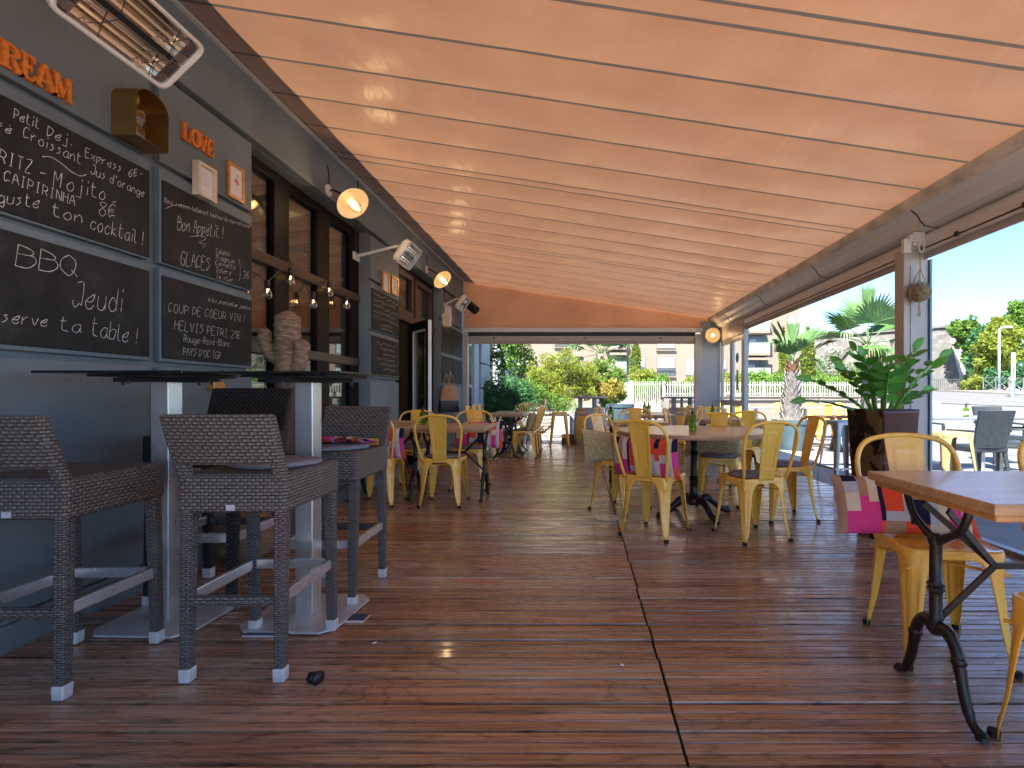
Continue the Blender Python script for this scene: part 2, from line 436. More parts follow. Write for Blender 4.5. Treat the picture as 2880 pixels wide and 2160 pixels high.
M['leafdry'] = leaf_mat('dry_frond', (.14,.09,.06), (.24,.15,.10), .2)
M['leafzz'] = leaf_mat('glossy_leaf', (.05,.22,.035), (.14,.42,.06), .15, .18)
M['petal'] = leaf_mat('pink_blossom', (.65,.35,.38), (.8,.55,.55), .3)

def stone_mat(name, base, mortar, bw, bh, var=.35, rot=None):
    m, t, b = nodes(name)
    c = coord(t)
    n = t.nodes.new('ShaderNodeTexVoronoi'); n.inputs['Scale'].default_value = 1
    n.distance = 'CHEBYCHEV'
    t.links.new(map_n(t, c, (1/bw, 1/bw, 1/bh)), n.inputs['Vector'])
    hs = t.nodes.new('ShaderNodeSeparateColor'); t.links.new(n.outputs['Color'], hs.inputs[0])
    d = tuple(x*(1-var) for x in base); l = tuple(x*(1+var) for x in base)
    col = ramp(t, hs.outputs[0], [(0, d), (1, l)])
    st = noise_n(t, c, .35, 5, .65)
    col = mixc(t, ramp(t, st, [(.4, (0,0,0)), (.65, (.55,.55,.55))]), col, tuple(x*.5 for x in base))
    edge = ramp(t, n.outputs['Distance'], [(.38, (0,0,0)), (.52, (1,1,1))])
    col = mixc(t, edge, col, mortar)
    t.links.new(col, b.inputs['Base Color']); b.inputs['Roughness'].default_value = .9
    bump(t, b, math_n(t, 'MULTIPLY', n.outputs['Distance'], -1), .5, .05)
    return m
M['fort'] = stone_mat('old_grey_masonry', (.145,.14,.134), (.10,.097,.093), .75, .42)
M['fort_painted_sun'] = stone_mat('painted_sunlit_masonry', (.62,.57,.49), (.50,.46,.40), .9, .5, .12)  # side paler than the front: its sunlight is put into the stone colour

def paver_mat():
    m, t, b = nodes('stone_pavers'); c = coord(t)
    br = t.nodes.new('ShaderNodeTexBrick'); t.links.new(map_n(t, c, (1,1,1), rot=(0,0,.35)), br.inputs['Vector'])
    br.inputs['Scale'].default_value = 1.0; br.inputs['Brick Width'].default_value = .6; br.inputs['Row Height'].default_value = .4
    br.inputs['Mortar Size'].default_value = .008
    br.inputs['Color1'].default_value = (.145,.15,.157,1); br.inputs['Color2'].default_value = (.19,.194,.20,1); br.inputs['Mortar'].default_value = (.11,.11,.11,1)
    n = noise_n(t, c, .9, 6, .6)
    col = mixc(t, 1.0, br.outputs[0], ramp(t, n, [(.3, (.78,.78,.78)), (.7, (1,1,1))]), 'MULTIPLY')
    t.links.new(col, b.inputs['Base Color']); b.inputs['Roughness'].default_value = .55
    bump(t, b, math_n(t, 'ADD', br.outputs[1], math_n(t, 'MULTIPLY', noise_n(t, c, 40, 3), -.3)), -.25, .004)
    return m
M['paver'] = paver_mat()
M['asphalt'] = mat('asphalt', (.11,.112,.12), .85, var=.12, vs=.8, bmp=.4, bs=60, bd=.01)
M['paint'] = mat('road_paint', (.75,.75,.73), .7)

def pot_mat(name, a, bcol, thr):
    m, t, b = nodes(name); c = coord(t)
    n = noise_n(t, map_n(t, c, (1,1,.6)), 5.5, 7, .68, .5)
    f = ramp(t, n, [(thr-.03, (0,0,0)), (thr+.02, (1,1,1))])
    t.links.new(mixc(t, f, a, bcol), b.inputs['Base Color'])
    t.links.new(ramp(t, f, [(0, (.14,)*3), (1, (.6,)*3)]), b.inputs['Roughness'])
    b.inputs['Specular IOR Level'].default_value = .3
    bump(t, b, f, -.3, .004); return m
M['potbrown'] = pot_mat('peeling_brown_glaze', (.022,.012,.010), (.15,.11,.045), .53)
M['potred'] = pot_mat('oxblood_glaze', (.05,.005,.009), (.17,.10,.10), .62)

def beige_mat():
    m, t, b = nodes('mustard_print_fabric'); c = coord(t)
    v = t.nodes.new('ShaderNodeTexVoronoi'); v.inputs['Scale'].default_value = 75; t.links.new(c, v.inputs['Vector'])
    col = ramp(t, v.outputs['Distance'], [(.25, (.62,.54,.36)), (.5, (.36,.30,.135))])
    t.links.new(col, b.inputs['Base Color']); b.inputs['Roughness'].default_value = .9
    bump(t, b, noise_n(t, c, 12, 3), .25, .01); return m
M['beige'] = beige_mat()
def chalkboard_mat():
    m, t, b = nodes('chalkboard_paint'); c = coord(t)
    n = noise_n(t, c, 4, 6, .7, .6)
    t.links.new(ramp(t, n, [(.35, (.012,.012,.012)), (.55, (.022,.022,.021)), (.72, (.045,.046,.043))]), b.inputs['Base Color'])
    b.inputs['Roughness'].default_value = .75; b.inputs['Specular IOR Level'].default_value = .3
    return m
M['board'] = chalkboard_mat()
PC = [(.66,.055,.27), (.72,.085,.045), (.012,.015,.045), (.62,.56,.47), (.36,.235,.165), (.42,.46,.56)]
PM = [mat('patch_'+n, c, .9, 0, .2, var=.06, vs=25, bmp=.25, bs=200, bd=.002) for n, c in zip(('pink','red','navy','cream','tan','bluegrey'), PC)]
# ------------------------------------------------------------------ ground
def sst(x): x = max(0, min(1, x)); return x*x*(3-2*x)
def tz(x, y): return -.035 + 1.3*sst((y-14)/30)*sst((x-8)/10)
def structure(o): return tag(o, kind='structure')
mb = MB(); nx, ny = 90, 80
gx = [-150 + 300*(i/nx) if False else (-120*(1-i/30)**1.7 if i < 30 else 130*((i-30)/60)**1.25) for i in range(nx+1)]
gy = [-40 + 24*(j/16) if j < 16 else -16 + 216*((j-16)/64)**1.5 for j in range(ny+1)]
for y in gy:
    for x in gx: mb.v.append((x, y, tz(x, y)))
for j in range(ny):
    for i in range(nx):
        a = j*(nx+1)+i; mb.face((a, a+1, a+nx+2, a+nx+1))
structure(mb.build('ground', M['paver'], smooth=True))
def resamp(P, n):
    P = [Vector((*p, 0)) for p in P]; L = [0]
    for a, b in zip(P, P[1:]): L.append(L[-1]+(b-a).length)
    out = []
    for k in range(n):
        t = L[-1]*k/(n-1)
        for i in range(len(P)-1):
            if t <= L[i+1]+1e-6: out.append(P[i].lerp(P[i+1], (t-L[i])/(L[i+1]-L[i]))); break
    return out
def strip(name, A, B, m, dz, n=50, k=10, side=0):
    A = resamp(spline2(A), n); B = resamp(spline2(B), n); mb = MB(); nn = len(A)
    for a, b in zip(A, B):
        for j in range(k+1):
            p = a.lerp(b, j/k); mb.v.append((p.x, p.y, tz(p.x, p.y)+dz))
    for i in range(nn-1):
        for j in range(k):
            q = i*(k+1)+j; mb.face((q, q+1, q+k+2, q+k+1))
    if side:
        for j in (0, k):
            R = [[(mb.v[i*(k+1)+j][0], mb.v[i*(k+1)+j][1], mb.v[i*(k+1)+j][2]-side*s) for i in range(nn)] for s in (0, 1)]
            mb.rings(R, False, False)
    return structure(mb.build(name, m))
def spline2(P): return [(p.x, p.y) for p in spline([(a, b, 0) for a, b in P], 8)]
strip('road', [(8,52),(13,37),(18,29.5),(22,26),(30,20.5),(45,13)], [(18,75),(28,50),(28.5,38),(29.5,32),(36,26.5),(52,18)], M['asphalt'], .03)
strip('pavement', [(18.2,75),(28.2,50),(28.7,38),(29.7,32),(36.2,26.5),(52,18)], [(24,78),(32,51),(33,40),(34,35),(39,30),(54,22)], M['kerb'], .14, side=.3)
strip('traffic_island', [(13,31.5),(15.5,29),(18.5,27)], [(16,35),(18,31.5),(19.3,28.2)], M['kerb'], .13, n=20, k=4, side=.3)

# ------------------------------------------------------------------ deck
mb = MB(); PIT = .1515
def board(x0, x1, y0, y1, z, r):
    w = y1-y0; P = [(0,-.028),(.001,-.006),(.003,0)]
    for q in (1/3, 2/3): P += [(w*q-.004,0),(w*q-.0015,-.006),(w*q+.0015,-.006),(w*q+.004,0)]
    P += [(w-.003,0),(w-.001,-.006),(w,-.028)]
    nf = len(mb.f); tl = random.uniform(-.011, .011)
    mb.prism(P, lambda p, k: ((x0, x1)[k], y0+p[0], z+p[1]+(p[0]-w/2)*tl))
    mb.c += [r]*(len(mb.f)-nf)
k = 0; y = -4.58
while y < 10.95:
    ed = .304+random.uniform(-.004,.004)
    for (a, b) in ((-2.40, ed-.004), (ed+.006, 2.87)):
        g = random.uniform(.006,.013)
        board(a, b, y, y+PIT-g, random.uniform(-.003,.0015), random.random())
    y += PIT
structure(mb.build('wooden_deck', M['deck']))
mb = MB(); mb.box(-2.40, 2.86, -4.6, 10.93, -.034, -.0295); structure(mb.build('deck_gap_shade', M['rubber']))  # added dark sheet standing in for shade between the boards

# ------------------------------------------------------------------ restaurant building on the left
XB, XR = -2.39, -2.55
bld = thing('restaurant_building', 'dark grey blue restaurant facade with big brown framed windows along the terrace', 'building', (-2.6, 4, 0))
mb = MB()
def wl(y0, y1, z0, z1, x1=XB, x0=-2.8): mb.box(x0, x1, y0, y1, z0, z1)
wl(-6, 3.77, -.05, 2.86); wl(3.77, 5.90, -.05, .27); wl(5.90, 6.82, -.05, 2.86); wl(8.90, 10.9, -.05, 2.86)
wl(-6, 10.9, 2.86, 3.75)
wallo = mb.build('wall', M['wall'], bld, world=True, bevel=.004)
for (y0, y1) in ((-4, 2.872), (2.945, 3.768), (5.902, 6.818), (8.902, 9.60), (9.63, 10.45)):
    for (z0, z1) in ((.13, 1.195), (1.225, 1.75), (1.775, 2.315), (2.345, 2.835)):
        mb = MB(); mb.box(XB-.01, XW, y0, y1, z0, z1); mb.build('facing_block', M['wall'], bld, world=True, bevel=.006)
mb = MB(); mb.box(XB-.01, -2.325, -6, 10.5, 2.862, 3.38); mb.build('frieze', M['wall'], bld, world=True, bevel=.008)
mb = MB()
for (y0, y1) in ((-6, 6.82), (8.9, 10.5)):
    mb.box(XB-.01, -2.315, y0, y1, -.02, .105); mb.box(XB-.01, -2.33, y0, y1, .105, .125)
mb.build('plinth', M['wall'], bld, world=True, bevel=.005)
mb = MB(); mb.box(-14, -2.8, -30, 10.9, 3.75, 4.2); mb.box(-2.8, XB, -30, 10.9, 3.752, 4.2)
mb.build('parapet', M['facade'], bld, world=True)
# pale end of the facade beyond the terrace
mb = MB(); mb.box(-2.8, -2.42, 10.9, 14.6, -.05, 3.3)
for (y0, y1) in ((12.3, 13.4),):
    for z0 in (.0, .58, 1.16, 1.74, 2.32): mb.box(-2.43, -2.30, y0, y1, z0+.05, z0+.60)
mb.box(-2.43, -2.36, 11.75, 12.28, 0, 3.2)
mb.build('end_wall', M['wall2'], bld, world=True, bevel=.01)
for (y0, y1) in ((11.05, 11.7), (13.5, 14.4)):
    mb = MB(); mb.box(-2.43, -2.40, y0, y1, .25, 2.9); wn = mb.build('window', M['greyalu'], bld, world=True)
    mb = MB()
    for z0, z1 in ((.32,1.2),(1.26,2.1),(2.16,2.8)): mb.box(-2.42, -2.394, y0+.07, y1-.07, z0, z1)
    mb.build('pane', M['darkwin'], wn, world=True)
# interior
mb = MB()
mb.box(-6.2, -6.0, 1.5, 11, 0, 3.7); mb.box(-6.2, -2.8, 1.4, 1.5, 0, 3.7); mb.box(-6.2, -2.8, 11, 11.1, 0, 3.7); mb.box(-6.2, -2.8, 1.4, 11.1, 3.70, 3.74)
mb.build('interior_wall', mat('interior_paint', (.16,.17,.15), .8), bld, world=True)
mb = MB(); mb.box(-6.0, -2.8, 1.5, 11, -.04, .0); mb.build('interior_floor', mat('interior_floor_tiles', (.06,.05,.045), .4), bld, world=True)
mb = MB(); mb.box(-5.99, -5.6, 6.5, 8.6, 0, 1.1); mb.box(-5.9, -5.2, 3.0, 5.6, 0, .9); mb.build('counter', mat('counter_green', (.03,.045,.02), .5), bld, world=True, bevel=.01)

# big window: mullions, rails, panes
XF0, XF1 = -2.56, -2.48
win = MB()
for (y0, y1) in ((3.77,3.84),(4.27,4.49),(4.97,5.21),(5.72,5.90)): win.box(XF0, XF1, y0, y1, .27, 2.86)
win.box(XF0-.002, XF1-.004, 3.77, 5.90, .27, .42); win.box(XF0-.002, XF1-.004, 3.77, 5.90, 2.78, 2.86)
wo = win.build('window', M['brownframe'], bld, world=True, bevel=.006)
for z0 in (1.36, 2.07):
    mb = MB(); mb.box(XF0-.003, XF1+.012, 3.77, 5.898, z0, z0+.085); mb.build('rail', M['woodsill'], wo, world=True, bevel=.006)
for (y0, y1) in ((3.84,4.27),(4.49,4.97),(5.21,5.72)):
    for (z0, z1) in ((.42,1.36),(1.445,2.07),(2.155,2.78)):
        mb = MB(); mb.box(-2.525, -2.515, y0, y1, z0, z1); mb.build('pane', M['pane'], wo, world=True)
mb = MB(); mb.box(-2.6, -2.36, 3.772, 5.898, .245, .285); mb.build('sill', M['woodsill'], wo, world=True, bevel=.004)
# door frame
mb = MB()
for (y0, y1) in ((6.82,6.92),(7.80,7.90),(8.80,8.90)): mb.box(XF0, XF1, y0, y1, 0, 2.86)
mb.box(XF0-.002, XF1-.004, 6.82, 8.90, 2.78, 2.86)
df = mb.build('door_frame', M['brownframe'], bld, world=True, bevel=.006)
mb = MB(); mb.box(XF0-.003, XF1+.02, 6.82, 8.898, 2.07, 2.17); mb.build('transom', M['woodsill'], df, world=True, bevel=.006)
for (y0, y1) in ((6.92,7.80),(7.90,8.80)):
    mb = MB()
    for a, b, c, d in ((y0,y0+.07,2.17,2.78),(y1-.07,y1,2.17,2.78),(y0+.07,y1-.07,2.17,2.24),(y0+.07,y1-.07,2.71,2.78)): mb.box(XF0+.005, XF1+.01, a, b, c, d)
    mb.build('top_light', M['woodsill'], df, world=True)
    mb = MB(); mb.box(-2.525, -2.515, y0+.07, y1-.07, 2.24, 2.71); mb.build('pane', M['pane'], df, world=True)
mb = MB()
for a, b, c, d in ((7.90,8.0,.02,2.07),(8.7,8.80,.02,2.07),(8.0,8.7,.02,.35),(8.0,8.7,1.97,2.07)): mb.box(XF0+.004, XF1+.006, a, b, c, d)
fl = mb.build('door', M['brownframe'], bld, world=True, bevel=.004)
mb = MB(); mb.box(-2.525, -2.515, 8.0, 8.7, .35, 1.97); mb.build('pane', M['pane'], fl, world=True)
# open leaf, swung out over the deck
h0 = Vector((-2.50, 7.79, 0)); h1 = Vector((-2.07, 7.24, 0)); dv = (h1-h0); LW = dv.length
DM = Matrix.Translation(h0) @ Matrix.Rotation(atan2(dv.y, dv.x), 4, 'Z')
mb = MB()
for a, b, c, d in ((0,.10,.02,2.08),(LW-.10,LW,.02,2.08),(.10,LW-.10,.02,.16),(.10,LW-.10,1.96,2.08)): mb.box(a, b, -.025, .025, c, d, M=DM)
lf = mb.build('door', M['brownframe'], bld, world=True, bevel=.004)
mb = MB()
for a, b, c, d in ((.10,.125,.16,1.96),(LW-.125,LW-.10,.16,1.96),(.125,LW-.125,1.935,1.96),(.125,LW-.125,.16,.185)): mb.box(a, b, -.02, .028, c, d, M=DM)
mb.build('glazing_bead', M['white'], lf, world=True)
mb = MB(); mb.box(LW, LW+.006, -.024, .024, .03, 2.07, M=DM); mb.build('edge_strip', M['white'], lf, world=True)
mb = MB(); mb.box(.125, LW-.125, -.005, .005, .185, 1.935, M=DM); mb.build('pane', M['pane'], lf, world=True)
mb = MB()
for s in (-1, 1):
    mb.tube([DM @ Vector((LW-.05, s*.025, 1.02)), DM @ Vector((LW-.05, s*.07, 1.02)), DM @ Vector((LW-.17, s*.07, 1.02))], .009)
mb.build('handle', M['black'], lf, smooth=True, world=True)

# lamps inside, seen through the glass
def glow_light(parent, p, e, r=.03, col=(1,.66,.34)):
    l = bpy.data.lights.new('lamp_light', 'POINT'); l.energy = e; l.color = col; l.shadow_soft_size = r
    o = bpy.data.objects.new('lamp_light', l); COL.objects.link(o); o.location = p
    if parent is not None: o.parent = parent; o.matrix_parent_inverse = world_inv(parent)
    return o
IN = [(-3.3,5.55,1.78,'upper bare bulb lamp glowing inside behind the window'),(-3.3,5.57,1.40,'lower bare bulb lamp glowing inside behind the window'),(-3.2,5.9,1.02,'bare bulb lamp glowing low inside near the window end')]
for x, y, z, lb in IN:
    t = thing('indoor_wall_lamp', lb, 'lamp', (x, y, z), group='bare bulb lamps indoors')
    mb = MB(); mb.tube([(0,0,0),(0,-.03,0),(.05,-.05,0)], .02); mb.build('socket', M['black'], t, smooth=True)
    mb = MB(); mb.lathe([(.008,.0),(.02,.01),(.034,.045),(.028,.075),(.002,.09)], (.05,-.05,0), 12, Matrix.Rotation(radians(80),4,'Y')); mb.build('bulb', M['glow'], t, smooth=True)
    glow_light(t, (x+.08, y-.08, z), .25)
t = thing('ceiling_downlight', 'small warm downlight in the indoor ceiling behind the third window', 'lamp', (-4.4, 7.7, 3.69))
mb = MB(); mb.lathe([(.09,.0),(.10,.005),(.10,.012)], seg=16); mb.build('trim', M['white'], t)
mb = MB(); mb.lathe([(.07,-.006),(.07,-.001)], seg=16); mb.build('diffuser', M['glow'], t)
glow_light(t, (-4.4,7.7,3.6), 2)

# ------------------------------------------------------------------ awning over the deck
def cz(x): return 2.96 - .15*x
SEAMS = []
for base in (-2.46, -.01, 2.44, 4.89, 7.34, 9.79):
    SEAMS += [base, base+.138, base+.58, base+1.04, base+1.50, base+1.96]
SEAMS = [s for s in SEAMS if -.4 < s < 10.5]
Y0 = -.5
EY = 10.57
aw = thing('terrace_awning', 'large terracotta fabric awning on grey posts covering the deck', 'awning', (0, 4, 0))
def sagz(y):
    prev = Y0
    for s in SEAMS+[EY]:
        if y <= s:
            t = (y-prev)/(s-prev); L = (s-prev); return -.055*L*4*t*(1-t)
        prev = s
    return 0
ys = sorted(set([Y0+i*(EY-Y0)/220 for i in range(221)] + [q for s in SEAMS for q in (s-.012, s, s+.012)])); xs = [-2.33+4.92*i/48 for i in range(49)]
mb = MB()
rr = random.Random(3); ph = [rr.uniform(0, 6) for _ in range(60)]
def crease(x, y):
    k = sum(1 for s in SEAMS if s <= y)
    return .0035*sin(x*7.5+ph[k])*sin(x*2.3+ph[k+20]) + .0025*sin(x*15+ph[k+10]+y*3) + .0012*sin(x*31+ph[k+5]-y*5)
def cpt(x, y):
    e = min(1, (2.59-x)/.5, (x+2.33)/.4); e = max(0, e)
    return cz(x)+(sagz(y)*.75+crease(x, y)*min(1, abs(sagz(y))/.012))*e
for y in ys:
    for x in xs: mb.v.append((x, y, cpt(x, y)))
nxx = len(xs)
for j in range(len(ys)-1):
    ym = (ys[j]+ys[j+1])/2; sm = 1 if any(abs(ym-s) < .012 for s in SEAMS) else 0
    for i in range(nxx-1): a = j*nxx+i; mb.face((a, a+1, a+nxx+1, a+nxx), sm)
can = mb.build('canopy', [M['canopy'], M['seam']], aw, smooth=True, world=True)
mb = MB(); mb.prism([(-2.33,2.37),(2.45,2.37),(2.55,2.40),(2.59,cz(2.59)+.004),(-2.33,cz(-2.33)+.004)], lambda p, k: (p[0], EY-.005+.012*k, p[1]))
mb.build('gable_panel', M['gable'], aw, world=True)
mb = MB(); mb.box(-2.33, -2.30, Y0, EY, cz(-2.32)-.035, cz(-2.32)-.012); mb.build('wall_track', M['greyalu'], aw, world=True)
# gutter along the outer edge
GP = [(2.58,2.572),(2.585,2.555),(2.60,2.50),(2.625,2.485),(2.66,2.455),(2.685,2.41),(2.72,2.375),(2.78,2.362),(2.90,2.362),(2.93,2.40),(2.93,2.60),(2.90,2.60),(2.62,2.575)]
mb = MB(); n = 1
mb.prism(GP, lambda p, k: (p[0], (Y0, 11.0)[k], p[1])); gu = mb.build('gutter', M['gutter'], aw, world=True, bevel=.004)
mb = MB(); mb.prism([(2.575,2.578),(2.578,2.545),(2.606,2.492),(2.598,2.490),(2.566,2.545),(2.562,2.578)], lambda p, k: (p[0], (Y0,10.98)[k], p[1])); mb.build('gutter_lip', mat('worn_pale_lip', (.66,.62,.54), .6, var=.3, vs=9, sc=(1,.5,1)), aw, world=True)
mb = MB()
for yj in (2.35, 4.15, 5.95, 7.75, 9.55):
    mb.prism([(p[0]-.004*(p[0] < 2.75), p[1]-.004) for p in GP[:9]]+[(2.90,2.5)], lambda p, k: (p[0], yj+.008*k, p[1]))
mb.build('gutter_seam', M['darkmetal'], aw, world=True)
def roller(y0, y1, parent):
    mb = MB(); mb.lathe([(.068,y0),(.068,y1)], (2.86,0,2.30), 24, Matrix.Rotation(radians(-90),4,'X')); mb.build('roller_tube', M['gutter'], parent, smooth=True, world=True, autos=50)
    mb = MB(); mb.box(2.80, 2.86, y0, y1, 2.236, 2.272); mb.box(2.802, 2.856, y0, y1, 2.205, 2.228); mb.build('blind_rail', M['gutter'], parent, world=True, bevel=.003)
    mb = MB(); mb.box(2.826, 2.834, y0+.01, y1-.01, 2.15, 2.236); mb.build('rolled_blind', mat('grey_blind_fabric', (.42,.39,.37), .8), parent, world=True)
roller(4.46, 9.0, aw); roller(-.36, 4.40, aw)
mb = MB(); mb.box(2.795, 2.801, -.36, 9.0, 2.229, 2.236); mb.build('pull_cord', M['black'], aw, world=True)
for y in (4.62, 3.9, 3.3):
    mb = MB(); mb.lathe([(.012,-.012),(.02,-.006),(.02,.006),(.012,.012)], (2.785, y, 2.232), 10, Matrix.Rotation(radians(90),4,'Y')); mb.build('cord_knob', M['black'], aw, smooth=True, world=True)
# posts
def post(x0, x1, y0, y1, z1, m=M['greige'], name='post'):
    mb = MB(); mb.box(x0, x1, y0, y1, -.02, z1); return mb.build(name, m, aw, world=True, bevel=.006)
post(2.66, 2.86, -.5, -.37, 2.24)
p0 = post(2.66, 2.86, 4.33, 4.46, 2.24)
mb = MB(); mb.box(2.715, 2.721, 4.322, 4.331, .0, 2.1); mb.build('cover_seam', M['greyalu'], p0, world=True)
post(-2.335, -2.245, 10.49, 10.62, 2.25); post(2.29, 2.418, 10.49, 10.62, 2.25); post(2.422, 2.80, 10.53, 10.66, 2.50, M['bluealu'], 'corner_column')
mb = MB(); mb.box(-2.33, 2.44, 10.50, 10.64, 2.29, 2.375); mb.build('end_beam', M['gutter'], aw, world=True, bevel=.005)
mb = MB(); mb.box(-2.24, 2.30, 10.53, 10.62, 2.21, 2.288); mb.build('end_cassette', M['darkmetal'], aw, world=True)
mb = MB(); mb.box(-2.24, 2.288, 10.51, 10.60, 2.17, 2.208); mb.box(-2.24, 2.288, 10.515, 10.60, 2.118, 2.163); mb.build('end_rail', M['greige'], aw, world=True, bevel=.003)
mb = MB(); mb.box(-2.24, 2.288, 10.55, 10.56, 2.055, 2.118); mb.build('end_blind', mat('end_blind_fabric', (.42,.37,.33), .8), aw, world=True)
for x in (-1.72, .1, 1.6):
    mb = MB(); mb.lathe([(.01,-.012),(.018,-.006),(.018,.006),(.01,.012)], (x, 10.505, 2.166), 10, Matrix.Rotation(radians(90),4,'X')); mb.build('cord_knob', M['black'], aw, smooth=True, world=True)
# blind bracket and hook above the middle post
mb = MB(); mb.box(2.70,2.80,4.27,4.33,2.25,2.36); mb.box(2.66,2.72,4.25,4.31,2.28,2.33); mb.tube(spline([(2.74,4.26,2.28),(2.735,4.25,2.22),(2.75,4.25,2.19),(2.775,4.25,2.22),(2.77,4.26,2.29)],5), .006)
mb.box(2.62,2.68,4.26,4.30,2.19,2.30)
mb.build('blind_bracket', M['offwhite'], aw, world=True, bevel=.003)
# header panel over the glazed door
mb = MB(); mb.box(2.78,2.86,9.0,10.53,2.09,2.38); mb.build('header_panel', M['greige'], aw, world=True, bevel=.004)

gp = thing('glass_screen', 'tall clear glass screen right of the middle grey post', 'glass screen', (2.82, 1.6, 0))
mb = MB(); mb.box(2.815, 2.823, -.36, 4.31, .03, 2.15); mb.build('pane', M['clear'], gp, world=True)
mb = MB(); mb.box(2.79,2.85,-.36,4.31,0,.03); mb.build('bottom_rail', M['galv'], gp, world=True)
mb = MB(); mb.box(2.866,2.882,4.31,4.36,.03,2.15); mb.build('edge_profile', mat('steel_blue_profile', (.20,.27,.33), .3, .4), gp, world=True)

gd = thing('glazed_door', 'grey framed glass double door in the far corner of the terrace', 'door', (2.82, 9.75, 0))
for y0, y1 in ((9.06, 9.755), (9.765, 10.50)):
    mb = MB()
    for a, b, c, d in ((y0,y0+.075,.02,2.09),(y1-.075,y1,.02,2.09),(y0+.075,y1-.075,.02,.14),(y0+.075,y1-.075,.84,.94),(y0+.075,y1-.075,2.0,2.09)): mb.box(2.795, 2.845, a, b, c, d)
    lf2 = mb.build('door_leaf', M['greyalu'], gd, world=True, bevel=.004)
    mb = MB(); mb.box(2.816,2.824,y0+.075,y1-.075,.94,2.0); mb.box(2.816,2.824,y0+.075,y1-.075,.14,.84); mb.build('pane', M['clear'], lf2, world=True)
mb = MB(); mb.box(2.79,2.86,8.96,9.055,0,2.18); mb.build('frame', M['bluealu'], gd, world=True, bevel=.004)
mb = MB(); mb.tube([(2.795,9.80,1.02),(2.75,9.80,1.02),(2.75,9.92,1.02)], .01); mb.build('handle', M['galv'], gd, smooth=True, world=True)
mb = MB(); mb.lathe([(.09,0),(.09,.004)], (2.81,9.42,1.70), 20, Matrix.Rotation(radians(-90),4,'Y')); mb.build('blue_sticker', mat('blue_sticker', (.02,.17,.42), .4), gd, world=True)
mb = MB(); mb.box(2.806,2.812,9.37,9.47,1.12,1.48); mb.build('grey_sticker', mat('grey_sticker', (.25,.27,.32), .5), gd, world=True)
mb = MB(); mb.hexa([(2.88,8.5,-.03),(3.95,8.15,-.03),(4.25,9.6,-.03),(3.2,10.05,-.03),(2.88,8.5,.03),(3.95,8.15,-.012),(4.25,9.6,-.012),(3.2,10.05,.03)])
tag(mb.build('metal_ramp', mat('ribbed_aluminium', (.5,.52,.53), .5, .4, bmp=.4, bs=70), None), 'pale ribbed metal ramp lying at the opening onto the pavers', 'ramp')
# ------------------------------------------------------------------ furniture prototypes
LEGW = [(.437,.172),(.428,.150),(.418,.125),(.405,.105),(.39,.090),(.37,.078),(.34,.070),(.29,.063),(.22,.055),(.15,.047),(.09,.039),(.055,.030),(.045,.026),(.0,.025)]
def sheet_leg(sx, sy, prof, top, foot, zt, rho=.035, groove=.007, zg=(.08,.36)):
    """pressed sheet metal leg wrapped round one corner; prof = (height, half width)"""
    mb = MB(); R = []; nu = 16
    for z, wd in prof:
        k = 1-z/zt; hx = top[0]+(foot[0]-top[0])*k; hy = top[1]+(foot[1]-top[1])*k
        r = rho if z > .1 else .028
        ring = []
        for i in range(nu+1):
            u = -wd + 2*wd*i/nu
            q = sqrt(u*u+r*r); gx_ = (q-u)/2; gy_ = (q+u)/2
            g = 0
            if zg[0] < z < zg[1] and abs(u) < wd*.52: g = groove
            ring.append((sx*(hx-gx_-g*.7), sy*(hy-gy_-g*.7), z))
        if sx*sy < 0: ring = ring[::-1]
        R.append(ring)
    mb.rings(R, False, False); return mb
def rsq(hx, hy, r, z, n=8):
    out = []
    for cx_, cy_, a0 in ((hx-r, hy-r, 0), (-hx+r, hy-r, 90), (-hx+r, -hy+r, 180), (hx-r, -hy+r, 270)):
        for i in range(n+1):
            a = radians(a0+90*i/n); out.append((cx_+r*cos(a), cy_+r*sin(a), z))
    return out
